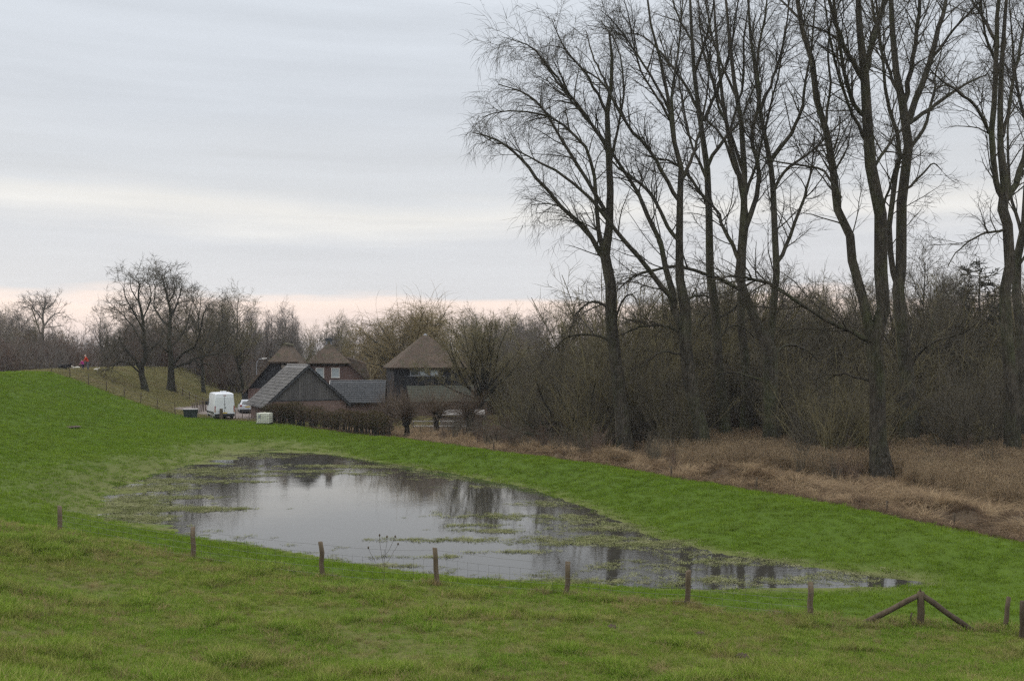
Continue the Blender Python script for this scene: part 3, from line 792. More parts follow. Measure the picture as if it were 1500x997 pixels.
DT = [
    ('crooked bare tree leaning left on the dike slope', 124.0, [
        [(213, 575, 13), (208, 548, 11), (206, 532, 11), (214, 510, 7.5), (211, 475, 6.5), (209, 452, 5.5), (202, 418, 4), (205, 393, 2)],
        [-2, (205, 536, 6), (197, 522, 5), (186, 508, 4), (176, 492, 2.5), (168, 478, 1.2)],
        [2, (212, 505, 5), (202, 480, 4), (186, 455, 3), (172, 440, 1.5)],
        [-3, (210, 470, 4.5), (196, 445, 3.5), (184, 420, 2.5), (178, 398, 1.2)],
        [3, (209, 452, 4), (218, 430, 3.2), (222, 408, 2.5), (216, 388, 1.2)],
        [2, (214, 512, 5), (224, 500, 4), (234, 490, 3), (241, 472, 1.5)],
        [-2, (203, 425, 3), (192, 405, 2.2), (190, 386, 1)],
        [-3, (208, 545, 5), (190, 528, 4), (172, 524, 3), (160, 535, 1.2)],
    ]),
    ('broad bare tree with a long right limb on the dike slope', 124.0, [
        [(250, 575, 15), (249.5, 545, 13), (249, 520, 10), (248.4, 498, 8.5), (248, 464, 7), (250, 448, 5.5), (246, 422, 4.5), (240, 398, 3), (236, 380, 1.5)],
        [2, (248, 466, 5), (232, 448, 4), (224, 427, 3), (226, 402, 2), (222, 386, 1)],
        [-2, (249, 450, 5), (258, 432, 4), (264, 413, 3), (268, 394, 1.5)],
        [3, (252, 534, 7), (274, 526, 6), (297, 515, 5), (322, 510, 4), (334, 494, 3), (344, 476, 1.5)],
        [-3, (251, 528, 7), (269, 510, 6), (288, 496, 5), (295, 475, 4), (300, 448, 3), (306, 430, 1.5)],
        [4, (249, 500, 5), (264, 484, 4), (274, 466, 3), (280, 440, 2), (284, 420, 1)],
        [-4, (248, 510, 4.5), (236, 498, 3.5), (224, 494, 2.5), (214, 500, 1.2)],
        [2, (247, 425, 4), (256, 405, 3), (254, 384, 1.5)],
        [3, (305, 513, 4), (318, 490, 3), (325, 462, 2), (333, 445, 1)],
        [-2, (280, 520, 4), (300, 526, 3), (318, 534, 2), (330, 545, 1)],
    ]),
]
dt_meshes = []
for i, (lab, Y0, limbs) in enumerate(DT):
    h = hit(limbs[0][0][0], limbs[0][0][1] - 2, 60)
    L = [(p_, r_ * (0.66 if j_ else 0.8)) for j_, (p_, r_) in enumerate(traced(limbs, h[1], 300 + i, 3.0))]
    base = np.array([L[0][0][0][0], h[1], h[2]]); L[0][0][0][2] = h[2] - 0.3
    L = [(p - base, r) for p, r in L]
    tm, cm = tree_meshes('dike_tree', L, dike_spec(1.6), 310 + i)
    dt_meshes.append((tm, cm))
    place_tree('dike_tree', tm, cm, base, 0, (0.95, 0.95, 0.88), lab, 'tree', 'large trees on the dike slope', M_bark2, M_twig2)

# hazy lone tree far left
LT = [[(63, 546, 6), (62.6, 490, 5), (62.6, 453, 4.4), (64, 440, 3.6), (70, 428, 2)],
      [5, (63, 442, 3), (75, 434, 2.5), (83, 424, 1.5)], [-5, (63, 458, 3), (54, 446, 2.5), (47, 436, 2), (40, 427, 1.2)],
      [4, (63, 470, 3.2), (74, 455, 2.8), (84, 447, 2.2), (96, 445, 1)], [-4, (62, 486, 3.4), (54, 464, 3), (47, 442, 2.4), (42, 432, 1.2)],
      [3, (63, 438, 2.6), (58, 428, 2), (54, 420, 1)], [-3, (66, 470, 2.5), (82, 468, 2), (96, 466, 1)], [2, (64, 440, 2.5), (66, 426, 1.8), (64, 418, 1)]]
L = [(p_, r_ * 0.7) for p_, r_ in traced(LT, 215.0, 330, 4)]
bx = L[0][0][0][0]; L[0][0][0][2] = -1.0
base = np.array([bx, 215.0, gz(bx, 215.0)]); L = [(p - base, r) for p, r in L]
tm, cm = tree_meshes('lone_tree', L, [dict(q, rmax=q['rmax'] * 1.4, rmin=q['rmin'] * 1.6) for q in dike_spec(1.1)], 331)
place_tree('lone_tree', tm, cm, base, 0, (0.95, 0.95, 0.9), 'tall bare tree rising above the grey wood at far left', 'tree', None, M_twiggrey, M_twiggrey)

# ------------------------------------------------------------------ kinds of woodland tree and shrub (shared shapes)
def wood_spec(h, d=1.0, rm=1.0, upr=0.08, wig=0.13):
    return [
        dict(src=0, density=1.05 * d, t0=0.25, t1=1.0, ang=(25, 60), length=h * 0.17, k=6, up=(upr, upr * 0.6), wig=wig, rmax=0.05 * rm, rmin=0.022 * rm, sides=3, rel=0.6),
        dict(src=1, density=1.7 * d, t0=0.1, t1=1.0, ang=(25, 60), length=h * 0.085, k=4, up=(upr * 0.5, upr * 0.5), wig=wig * 1.2, rmax=0.024 * rm, rmin=0.014 * rm, lenfall=0.3),
        dict(src=2, density=1.9 * d, t0=0.1, t1=1.0, ang=(20, 55), length=h * 0.05, k=3, up=(upr * 0.4, upr * 0.3), wig=wig * 1.2, rmax=0.016 * rm, rmin=0.012 * rm, lenfall=0.2),
    ]
WOOD = []   # upright woodland trees ~15 m
for s in range(5):
    L = generic(15 + (s % 3), 15, 0.20 + 0.03 * (s % 2), 22 + s, 0.26 + 0.03 * (s % 3), 400 + s, up=0.16, ang=(25, 50), low=0.22)
    WOOD.append(tree_meshes('wood_tree', L, wood_spec(15, 1.55, 1.15), 410 + s, sides=5))
SHRUB = []  # many-stemmed thicket shrubs ~7 m
for s in range(5):
    rng = np.random.default_rng(450 + s); L = []
    for j in range(14):
        a = rng.uniform(0, 2 * PI); h = rng.uniform(4.2, 7.8); sp = rng.uniform(0.15, 0.62)
        b = np.array([rng.normal() * 0.45, rng.normal() * 0.45, -0.2]); pts = [b]
        d = np.array([math.cos(a) * sp, math.sin(a) * sp, 1.0])
        for q in range(5):
            d = d + rng.normal(size=3) * 0.13 + np.array([0, 0, 0.05]); d /= np.linalg.norm(d); pts.append(pts[-1] + d * h / 5)
        L.append((np.array(pts), np.linspace(rng.uniform(0.035, 0.075), 0.015, 6)))
    sp = [dict(src=0, density=1.7, t0=0.08, t1=1.0, ang=(20, 60), length=1.9, k=5, up=(0.10, 0.05), wig=0.15, rmax=0.026, rmin=0.013, sides=3, lenfall=0.3),
          dict(src=1, density=2.9, t0=0.1, t1=1.0, ang=(20, 60), length=0.95, k=4, up=(0.05, 0.03), wig=0.16, rmax=0.016, rmin=0.010, lenfall=0.2)]
    SHRUB.append(tree_meshes('thicket_shrub', L, sp, 460 + s, sides=4, flare=False))
def joined(pair, name):
    """trunk and crown of one shape as a single mesh for the scatter of uncountable growth"""
    Vs, Ps, n = [], [], 0
    for me in pair:
        v = np.zeros(len(me.vertices) * 3, np.float32); me.vertices.foreach_get('co', v); Vs.append(v.reshape(-1, 3))
        ls = np.zeros(len(me.polygons), np.int32); me.polygons.foreach_get('loop_total', ls)
        lv = np.zeros(len(me.loops), np.int32); me.loops.foreach_get('vertex_index', lv)
        st = np.zeros(len(me.polygons), np.int32); me.polygons.foreach_get('loop_start', st)
        for k in (3, 4):
            m = ls == k
            if m.any(): Ps.append(lv[st[m][:, None] + np.arange(k)[None]] + n)
        n += len(me.vertices)
    return np_mesh(name, np.vstack(Vs), Ps, smooth=True)
wood_j = [joined(p, 'wood_form') for p in WOOD]
shrub_j = [joined(p, 'shrub_form') for p in SHRUB]
# ------------------------------------------------------------------ woods, thicket, single trees behind
def rotz(n, rng): 
    r = np.zeros((n, 3)); r[:, 2] = rng.uniform(0, 2 * PI, n); return r
def set_mat(me, m):
    me.materials.clear(); me.materials.append(m); return me
rng = np.random.default_rng(7)
# thicket behind the poplars
TRUNKS = [(v[3][0][0][0], v[0]) for v in POP.values()]   # keep the view of the poplar boles free, as grazing keeps them
pts, scs, ids = [], [], []
def add_px(n, pxr, Yr, sr, kinds, jit=0.12):
    for _ in range(n):
        Y = rng.uniform(*Yr); px = rng.uniform(*pxr); X = (px - HX) / F * Y
        if any(abs(px - b_) < 44 and Y < y_ + 2.5 for b_, y_ in TRUNKS): continue
        pts.append((X, Y, gz(X, Y) - 0.05)); s = rng.uniform(*sr); scs.append((s * rng.uniform(0.9, 1.25), s * rng.uniform(0.9, 1.25), s)); ids.append(kinds[rng.integers(len(kinds))])
add_px(110, (1120, 1620), (63, 76), (0.45, 0.95), range(5))
add_px(110, (850, 1180), (70, 80), (0.45, 0.95), range(5))
add_px(140, (850, 1620), (76, 92), (0.5, 1.4), range(5))
add_px(185, (880, 1640), (90, 112), (0.9, 2.15), range(5))
add_px(45, (770, 890), (88, 112), (0.6, 1.15), range(5))
add_px(26, (742, 870), (80, 92), (0.4, 0.75), range(5))
add_px(70, (850, 1600), (64, 76), (0.18, 0.5), range(5))
add_px(30, (690, 800), (112, 128), (0.8, 1.15), range(5))
scatter('thicket', [(set_mat(m, M_twig3 if i % 2 else M_twig2), None) for i, m in enumerate(shrub_j)], pts, rotz(len(pts), rng), scs, ids,
        'dense dark brown thicket of bare shrubs behind the poplars')
# woodland mass: behind the thicket, behind the farm and left of the dike
pts, scs, ids = [], [], []
def belt(n, pxr, Yr, top, kinds):
    """trees whose tops reach about photo row top(px)"""
    for _ in range(n):
        Y = rng.uniform(*Yr); px = rng.uniform(*pxr); X = (px - HX) / F * Y
        g = gz(X, Y); zt = CZ + (HY - np.interp(px, *top)) / F * Y
        s = max(0.3, (zt - g) / 15.5 * rng.uniform(0.72, 1.04))
        pts.append((X, Y, g - 0.1)); scs.append((s * rng.uniform(0.95, 1.3), s * rng.uniform(0.95, 1.3), s)); ids.append(kinds[rng.integers(len(kinds))])
TOPR = ([700, 760, 850, 1000, 1200, 1350, 1500, 1620], [478, 468, 448, 440, 430, 425, 430, 425])
TOPM = ([100, 150, 250, 330, 380, 430, 540, 680, 800], [500, 478, 452, 440, 462, 468, 474, 470, 462])
TOPL = ([-60, 0, 60, 100, 112], [455, 462, 474, 492, 512])
belt(130, (780, 1640), (112, 150), TOPR, range(5))
belt(150, (150, 800), (158, 205), TOPM, range(5))
belt(46, (-70, 106), (150, 190), TOPL, range(5))
belt(70, (-60, 520), (330, 420), ([-60, 110, 160, 520], [480, 488, 486, 484]), range(5))
scatter('far_wood', [(set_mat(m, (M_twig2, M_twiggrey, M_twig3, M_twigr, M_twiggrey)[i]), None) for i, m in enumerate(wood_j)], pts, rotz(len(pts), rng), scs, ids,
        'grey-brown winter wood closing the view behind the farm and dike')
# low growth at the foot of those woods
pts, scs, ids = [], [], []
add_px(90, (-70, 112), (140, 170), (0.8, 1.3), range(5))
add_px(120, (150, 720), (150, 190), (0.7, 1.1), range(5))
add_px(70, (740, 1640), (112, 140), (0.9, 1.5), range(5))
add_px(60, (-80, 430), (320, 380), (1.4, 2.2), range(5))
scatter('wood_understory', [(set_mat(m.copy(), M_twiggrey if i % 2 else M_twigr), None) for i, m in enumerate(shrub_j)], pts, rotz(len(pts), rng), scs, ids,
        'brushy understory along the foot of the distant wood')

# single trees one can tell apart (copies share their shape)
def single(px, top, Y, k, label, group, mc, wide=1.0, name='bare_tree'):
    X = (px - HX) / F * Y; g = gz(X, Y)
    h = CZ + (HY - top) / F * Y - g; s = h / 15.6
    t, c = WOOD[k]
    e = empty(name, (X, Y, g - 0.05), rng.uniform(0, 6.28), label, 'tree', group); e.scale = (s * wide, s * wide, s)
    a = link('trunk', t, None, e); b = link('crown', c, None, e)
    for o, m in ((a, M_bark2), (b, mc)):
        if not o.data.materials: o.data.materials.append(m)
        o.material_slots[0].link = 'OBJECT'; o.material_slots[0].material = m
    return e
for j, (px, top, k) in enumerate([(388, 455, 0), (398, 460, 1), (408, 457, 2), (421, 454, 3), (432, 462, 4)]):
    single(px, top, 172 + j * 2.5, k, '%s of five slender bare trees rising above the wood behind the farmhouse' % ('leftmost', 'second from left', 'middle one', 'second from right', 'rightmost')[j], 'slender trees above the farm wood', M_twiggrey, 0.8)
single(150, 448, 190, 3, 'pale bare tree behind the dike crest, left of the crooked tree', None, M_twiggrey, 1.0)
single(299, 430, 138, 1, 'leafless tree with straight trunk behind the broad dike tree', None, M_twig3, 1.35)
single(357, 442, 146, 2, 'leafless tree standing left of the street lamp', None, M_twig3, 1.3)
single(322, 440, 152, 4, 'leafless tree between two straight-trunked trees above the yard', None, M_twig2, 1.4)
single(820, 452, 118, 0, 'bare tree with feathery top left of the leftmost poplar', None, M_twig3, 1.3)
UND = ['just left of the low-forked poplar', 'just right of the twin-stemmed poplar', 'midway between twin-stemmed and thickest poplars', 'just right of the high-branching poplar', 'left of the dark conifer', 'just left of the thickest poplar', 'behind the slim straight poplar', 'just right of the leftmost poplar']
for j, (px, top, k, Y) in enumerate([(965, 425, 1, 96), (1155, 415, 2, 98), (1200, 405, 0, 94), (1345, 380, 4, 100), (1385, 400, 3, 104), (1240, 420, 2, 105), (1060, 430, 4, 101), (930, 440, 0, 103)]):
    single(px, top, Y, k, 'thin dark tree in the thicket ' + UND[j], 'understory trees in the thicket', M_twig2 if j % 2 else M_twig3, 1.0)

# weeping willow
rg = np.random.default_rng(81); L = generic(11.5, 3.2, 0.5, 24, 0.3, 81, up=-0.03, ang=(4, 55), fork=True)
tm, cm = tree_meshes('willow', L, [
    dict(src=0, density=1.3, t0=0.25, t1=1.0, ang=(25, 70), length=3.2, k=7, up=(0.05, -0.18), wig=0.15, rmax=0.06, rmin=0.025, sides=3, rel=0.6),
    dict(src=1, density=3.4, t0=0.1, t1=1.0, ang=(25, 80), length=3.6, k=6, up=(-0.05, -0.45), wig=0.08, rmax=0.026, rmin=0.020, lenfall=0.1),
    dict(src=1, density=4.6, t0=0.1, t1=1.0, ang=(25, 80), length=1.6, k=4, up=(0.1, -0.25), wig=0.12, rmax=0.024, rmin=0.018, lenfall=0.1),
    dict(src=0, density=9.0, t0=0.3, t1=1.0, ang=(25, 80), length=4.6, k=6, up=(-0.02, -0.45), wig=0.08, rmax=0.026, rmin=0.020, lenfall=0.1)], 82, sides=6)
X = (602 - HX) / F * 146
place_tree('weeping_willow', tm, cm, (X, 146, gz(X, 146)), 0.4, (1.3, 1.3, 1.25), 'golden-brown weeping willow behind the thatched pyramid roof', 'tree', None, M_bark2, M_twigw)
# round maple-like tree with a low fork
L = generic(11.0, 2.7, 0.34, 26, 0.3, 84, up=0.012, ang=(6, 72), fork=True)
tm, cm = tree_meshes('round_tree', L, wood_spec(11.5, 2.6, 1.2, 0.10, 0.10), 85, sides=6)
X = (712 - HX) / F * 104
place_tree('round_tree', tm, cm, (X, 104, gz(X, 104)), 0.3, (1.02, 1.02, 1.0), 'round-crowned bare tree with a low fork right of the pyramid roof', 'tree', None, M_bark2, M_twig3)
X = (579 - HX) / F * 100
e = empty('reddish_shrub', (X, 100, gz(X, 100)), 0.7, 'pinkish-brown leafless shrub between hedge end and black barn', 'shrub'); e.scale = (0.42, 0.42, 0.62)
for nm, me, mm in (('stems', SHRUB[2][0], M_twigr), ('twigs', SHRUB[2][1], M_twigr)):
    o = link(nm, me, None, e)
    if not me.materials: me.materials.append(mm)
# dark layered conifers
def conifer(h, seed):
    rg = np.random.default_rng(seed); n = 10; t = np.linspace(0, 1, n)
    tr = (np.stack([rg.normal(size=n) * 0.05, rg.normal(size=n) * 0.05, t * h], -1), 0.2 * (1 - 0.93 * t)); limbs = [tr]
    for i in range(74):
        s = 0.22 + 0.76 * i / 74; a = i * 2.399 + rg.normal() * 0.3; ln = (1.05 - s) * h * 0.27 * rg.uniform(0.6, 1.2) + 0.3
        d = np.array([math.cos(a), math.sin(a), rg.uniform(-0.12, 0.25)]); p = [np.array([0, 0, s * h])]
        for q in range(4): d = d + np.array([0, 0, 0.02]) + rg.normal(size=3) * 0.06; p.append(p[-1] + d * ln / 4)
        limbs.append((np.array(p), np.linspace(0.045, 0.015, 5)))
    return tree_meshes('conifer', limbs, [
        dict(src=0, skiptrunk=True, density=4.5, t0=0.2, t1=1.0, ang=(30, 75), length=0.85, k=4, up=(0.0, 0.02), wig=0.10, rmax=0.04, rmin=0.03, lenfall=0.3),
        dict(src=1, density=9.0, t0=0.1, t1=1.0, ang=(30, 70), length=0.36, k=3, up=(0.05, 0.05), wig=0.1, rmax=0.055, rmin=0.045, lenfall=0.1)], seed + 1, sides=5)
M_needle = twig_mat('conifer_needles', (0.045, 0.050, 0.036), (0.065, 0.062, 0.045))
tm, cm = conifer(16.0, 90)
for px, top, Y, lab in [(1436, 376, 96, 'dark layered conifer between the two right-hand poplars'), (988, 425, 108, 'dark layered conifer showing behind the low-forked poplar')]:
    X = (px - HX) / F * Y; g = gz(X, Y); s = (CZ + (HY - top) / F * Y - g) / 16.0
    place_tree('conifer_tree', tm, cm, (X, Y, g), px, (s * 1.35, s * 1.35, s), lab, 'tree', 'conifers in the thicket', M_bark2, M_needle)

# pollard willows by the farm paddock
def pollard(seed, h=2.0, shoot=2.3):
    rg = np.random.default_rng(seed)
    n = 9; t = np.linspace(0, 1, n)
    P = np.stack([np.cumsum(rg.normal(size=n)) * 0.03, np.cumsum(rg.normal(size=n)) * 0.03, -0.2 + t * (h + 0.2)], -1)
    rad = 0.23 + 0.03 * np.sin(t * 7) ; rad[0] *= 1.25; rad[-3:] = (0.31, 0.40, 0.22)
    limbs = [(P, rad)]
    for i in range(9):     # knuckles of the cut head
        a = i * 2.4; p0 = P[-2] + np.array([0, 0, rg.uniform(-0.1, 0.15)]); d = np.array([math.cos(a) * 0.8, math.sin(a) * 0.8, 0.7])
        limbs.append((np.array([p0, p0 + d * 0.25, p0 + d * 0.42 + np.array([0, 0, 0.05])]), np.array([0.15, 0.14, 0.09])))
    return tree_meshes('pollard', limbs, [
        dict(src=0, skiptrunk=True, density=42.0, t0=0.4, t1=1.0, ang=(5, 50), length=shoot, k=5, up=(0.22, 0.10), wig=0.08, rmax=0.020, rmin=0.012, lenfall=0.0),
        dict(src=1, density=0.8, t0=0.2, t1=1.0, ang=(15, 40), length=0.9, k=4, up=(0.15, 0.1), wig=0.1, rmax=0.012, rmin=0.009, lenfall=0.2)], seed + 1, sides=9, flare=False)
M_pollard = twig_mat('pollard_shoots', (0.12, 0.09, 0.068), (0.15, 0.115, 0.08))
for i, (px, py, lab) in enumerate([(572, 634, 'knobbly pollard willow at the right end of the hedge'), (598, 642, 'ivy-dark pollard willow standing nearest the grass bank'), (641, 636, 'pollard willow in front of the white paddock rails'), (687, 636, 'pollard willow in front of the low grey-roofed shed')]):
    tm, cm = pollard(500 + 3 * i)
    X, Y = onz(px, py, 0.1); Y = min(Y, 90)
    X = (px - HX) / F * Y
    place_tree('pollard_willow', tm, cm, (X, Y, gz(X, Y) - 0.05), i, (1, 1, 1.0), lab, 'tree', 'pollard willows along the paddock', M_bark2, M_pollard)
# leaning willow whose trunk lies along the marsh
LW = [[(856, 668, 9), (850, 652, 8), (838, 640, 7), (815, 636, 6), (785, 636, 5), (755, 630, 3), (735, 622, 2)],
      [1, (845, 646, 5), (838, 620, 4), (824, 590, 3), (815, 565, 1.5)], [-1, (835, 640, 5), (812, 612, 4), (796, 585, 3), (786, 560, 1.5)],
      [2, (812, 636, 4), (790, 612, 3), (772, 585, 1.5)], [-2, (852, 655, 5), (862, 620, 4), (866, 590, 3), (872, 560, 1.5)], [1, (790, 636, 3), (765, 612, 2.5), (750, 590, 1.2)],
      [-2, (826, 638, 4), (842, 610, 3), (848, 580, 1.5)]]
L = traced(LW, 76.0, 520, 3); bx = L[0][0][0][0]; bz = gz(bx, 76.0); L[0][0][0][2] = bz - 0.2
base = np.array([bx, 76.0, bz]); L = [(p - base, r) for p, r in L]
tm, cm = tree_meshes('leaning_willow', L, [
    dict(src=0, density=3.2, t0=0.15, t1=1.0, ang=(20, 60), length=2.4, k=5, up=(0.2, 0.1), wig=0.12, rmax=0.022, rmin=0.011, lenfall=0.3),
    dict(src=1, density=1.6, t0=0.1, t1=1.0, ang=(20, 55), length=0.9, k=4, up=(0.1, 0.05), wig=0.13, rmax=0.013, rmin=0.009, lenfall=0.2)], 521)
place_tree('leaning_willow', tm, cm, base, 0, 1, 'low willow with its trunk lying sideways above the brown sedge', 'tree', None, M_bark2, M_twig3)

# ------------------------------------------------------------------ clipped hedge in front of the farm
def leaf_cloud(name, C, size, rng):
    """small crumpled leaves at points C"""
    n = len(C); u = norm(rng.normal(size=(n, 3))); v = norm(np.cross(u, rng.normal(size=(n, 3)))); s = size * rng.uniform(0.6, 1.3, n)[:, None]
    V = np.concatenate([C - u * s, C + v * s * 0.45, C + u * s, C - v * s * 0.45]); a = np.arange(n)
    return np_mesh(name, V, [np.stack([a, a + n, a + 2 * n, a + 3 * n], -1)])
HEDGE = [onz(393, 621, 0.4), onz(450, 624, 0.4), onz(515, 633, 0.4), onz(568, 641, 0.4)]
hp = catmull([(x, y, 0) for x, y in HEDGE], 80)
hd = norm(np.gradient(hp, axis=0)); hn = np.stack([-hd[:, 1], hd[:, 0], hd[:, 2]], -1)
rg = np.random.default_rng(530); L = []
h0 = np.array([hp[0][0], hp[0][1], gz(hp[0][0], hp[0][1])])
for i in range(80):
    for q in range(2):
        p = hp[i] + hn[i] * rg.uniform(-0.35, 0.35) + hd[i] * rg.uniform(-0.1, 0.1); g = gz(p[0], p[1])
        a = np.array([p[0], p[1], g - 0.1]); b = a + np.array([rg.normal() * 0.08, rg.normal() * 0.08, 0.9]); c = b + np.array([rg.normal() * 0.2, rg.normal() * 0.2, 0.95])
        L.append((np.array([a, b, c]) - h0, np.array([0.05, 0.035, 0.015]) * rg.uniform(0.7, 1.4)))
hs_, hc_ = tree_meshes('hedge', L, [
    dict(src=0, density=9, t0=0.3, t1=1.0, ang=(30, 80), length=0.65, k=4, up=(0.1, 0.05), wig=0.2, rmax=0.018, rmin=0.009, lenfall=0.2),
    dict(src=1, density=4.5, t0=0.1, t1=1.0, ang=(30, 70), length=0.3, k=3, up=(0.1, 0.05), wig=0.2, rmax=0.010, rmin=0.008, lenfall=0.2)], 531, sides=4, flare=False)
he = empty('hedge', h0, 0, 'clipped brown hedge with bare stems in front of the tiled barn', 'hedge')
link('stems', hs_, M_bark2, he); link('twigs', hc_, M_twigr, he)
n = 17000; i = rg.integers(0, 80, n); off = np.clip(rg.normal(size=n) * 0.42, -0.75, 0.75); zz = 0.55 + (1.05 + 0.75 * vnoise(hp[i, 0], hp[i, 1], 1.6, 5)) * rg.random(n) ** 0.8
C = hp[i] + hn[i] * (off * np.where(zz < 0.9, 0.6, 1.0))[:, None] + hd[i] * rg.uniform(-0.2, 0.2, n)[:, None]; C[:, 2] = terrain(C[:, 0], C[:, 1]) + zz
M_dead = foliage('dead_leaves', (0.085, 0.060, 0.034), (0.060, 0.052, 0.028), (0.055, 0.062, 0.026), 0.6, 0.2, 0.15)
link('withered_leaves', leaf_cloud('hedge_leaves', C - h0, 0.07, rg), M_dead, he)['kind'] = 'stuff'
# ------------------------------------------------------------------ farm buildings
def brick_mat(name, c1, c2, mortar):
    b = NB(name); v = b.obj()
    sp = b.n('ShaderNodeSeparateXYZ', {0: v}); u = b.math('ADD', sp.outputs[0], sp.outputs[1])
    cv = b.n('ShaderNodeCombineXYZ', {0: u, 1: sp.outputs[2]}).outputs[0]
    br = b.n('ShaderNodeTexBrick', {'Vector': cv, 'Color1': (*c1, 1), 'Color2': (*c2, 1), 'Mortar': (*mortar, 1), 'Scale': 1.0, 'Mortar Size': 0.010, 'Brick Width': 0.22, 'Row Height': 0.065})
    c = b.mix(b.math('MULTIPLY', b.rng(b.noise(v, 0.8, 4), 0.35, 0.7), 0.45), br.outputs[0], (0.07, 0.05, 0.045))
    b.color(c).rough(0.9); b.bump(br.outputs[1], -0.4, 0.01); return b.m
M_brick = brick_mat('farm_brick', (0.16, 0.085, 0.068), (0.12, 0.068, 0.060), (0.17, 0.14, 0.125))
M_brick2 = brick_mat('pale_brick', (0.21, 0.13, 0.105), (0.17, 0.105, 0.088), (0.20, 0.17, 0.15))
def thatch_mat():
    b = NB('thatch'); v = b.obj()
    big = b.rng(b.noise(v, 0.7, 5, 0.65), 0.35, 0.65); streak = b.rng(b.noise(v, 5.0, 5, 0.7, (1, 1, 0.25)), 0.3, 0.7)
    c = b.mix(big, (0.175, 0.128, 0.096), (0.112, 0.086, 0.066))
    c = b.mix(b.math('MULTIPLY', streak, 0.7), c, (0.055, 0.046, 0.038))
    c = b.mix(b.math('MULTIPLY', b.rng(b.noise(v, 1.6, 4), 0.52, 0.68), 0.7), c, (0.075, 0.078, 0.045))
    b.color(c).rough(0.95); b.b.inputs['Specular IOR Level'].default_value = 0.1
    b.bump(b.math('ADD', b.noise(v, 8, 5, 0.75, (1, 1, 0.3)), b.noise(v, 1.5, 3)), 1.0, 0.18); return b.m
M_thatch = thatch_mat()
M_moss = varied('thatch_ridge', (0.13, 0.115, 0.075), (0.085, 0.08, 0.05), 3, 0.95, 0.8, None, 0.1)
M_slate = varied('grey_tiles', (0.10, 0.098, 0.10), (0.165, 0.158, 0.155), 1.6, 0.55, 0.2, None, 0.02, 0.0, 0.4)
M_slate2 = varied('dark_tiles', (0.075, 0.080, 0.086), (0.11, 0.112, 0.115), 1.6, 0.6, 0.2, None, 0.02, 0.0, 0.35)
M_green = varied('mossy_tiles', (0.095, 0.10, 0.072), (0.07, 0.075, 0.06), 1.6, 0.7, 0.2)
M_board = varied('grey_boards', (0.082, 0.080, 0.080), (0.125, 0.119, 0.112), 1.2, 0.85, 0.3, (6, 6, 0.4), 0.01, 0.16)
M_black = varied('tarred_boards', (0.016, 0.017, 0.020), (0.03, 0.031, 0.034), 1.5, 0.7, 0.2, None, 0.01, 0.15)
M_trim = varied('verge_timber', (0.20, 0.155, 0.10), (0.15, 0.115, 0.075), 2, 0.8, 0.2)
M_dark = varied('dark_trim', (0.035, 0.038, 0.042), (0.055, 0.058, 0.062), 2, 0.7, 0.1)
M_white = varied('white_paint', (0.62, 0.60, 0.56), (0.72, 0.70, 0.66), 2, 0.6, 0.08)
M_lead = varied('lead_grey', (0.20, 0.21, 0.23), (0.26, 0.27, 0.29), 3, 0.6, 0.1)
M_sheet = varied('weathered_sheet', (0.33, 0.31, 0.29), (0.24, 0.225, 0.21), 1.5, 0.8, 0.15)
M_plank = varied('weathered_planks', (0.26, 0.23, 0.195), (0.18, 0.16, 0.135), 1.5, 0.9, 0.3, (1, 1, 5), 0.01, 0.15)
def glass_mat():
    b = NB('window_glass'); b.color((0.05, 0.06, 0.065)).rough(0.08); b.b.inputs['Specular IOR Level'].default_value = 0.8; return b.m
M_glass = glass_mat()
M_curtain = varied('blind_cloth', (0.42, 0.46, 0.47), (0.36, 0.41, 0.43), 3, 0.9, 0.1)

def slab(mb, pts, th):
    """roof plane from outline, thickened downwards along its normal"""
    a, b, c = (np.array(p, float) for p in pts[:3]); n = np.cross(b - a, c - a); n /= np.linalg.norm(n)
    if n[2] > 0: n = -n
    return mb.poly(pts, tuple(n * th))
def tile_plane(name, e0, e1, r1, r0, mat, parent, row=0.30, tw=0.28, seed=0):
    """courses of single tiles from eave e0-e1 up to ridge r0-r1, each tile tipped and slightly uneven"""
    rg = np.random.default_rng(seed); e0, e1, r0, r1 = (np.array(p, float) for p in (e0, e1, r0, r1))
    rows = max(2, int(np.linalg.norm(r0 - e0) / row)); cols = max(2, int(np.linalg.norm(e1 - e0) / tw))
    nrm = np.cross(e1 - e0, r0 - e0); nrm /= np.linalg.norm(nrm)
    if nrm[2] < 0: nrm = -nrm
    V, Q = [], []
    def pt(u, v): return (e0 * (1 - u) + e1 * u) * (1 - v) + (r0 * (1 - u) + r1 * u) * v
    for i in range(rows):
        for j in range(cols):
            u0, u1 = (j + 0.02) / cols, (j + 0.98) / cols; v0, v1 = i / rows - 0.04, (i + 1) / rows + 0.06 if i < rows - 1 else 1.0
            up = 0.12 + rg.normal() * 0.012; n = len(V)
            V += [pt(u0, v0) + nrm * up, pt(u1, v0) + nrm * (up + rg.normal() * 0.006), pt(u1, v1) + nrm * 0.02, pt(u0, v1) + nrm * 0.02, pt(u0, v0), pt(u1, v0)]
            Q += [(n, n + 1, n + 2, n + 3), (n + 4, n + 5, n + 1, n)]
    me = np_mesh(name, np.array(V), [np.array(Q)]); o = link(name, me, mat, parent); o['kind'] = 'stuff'; return o
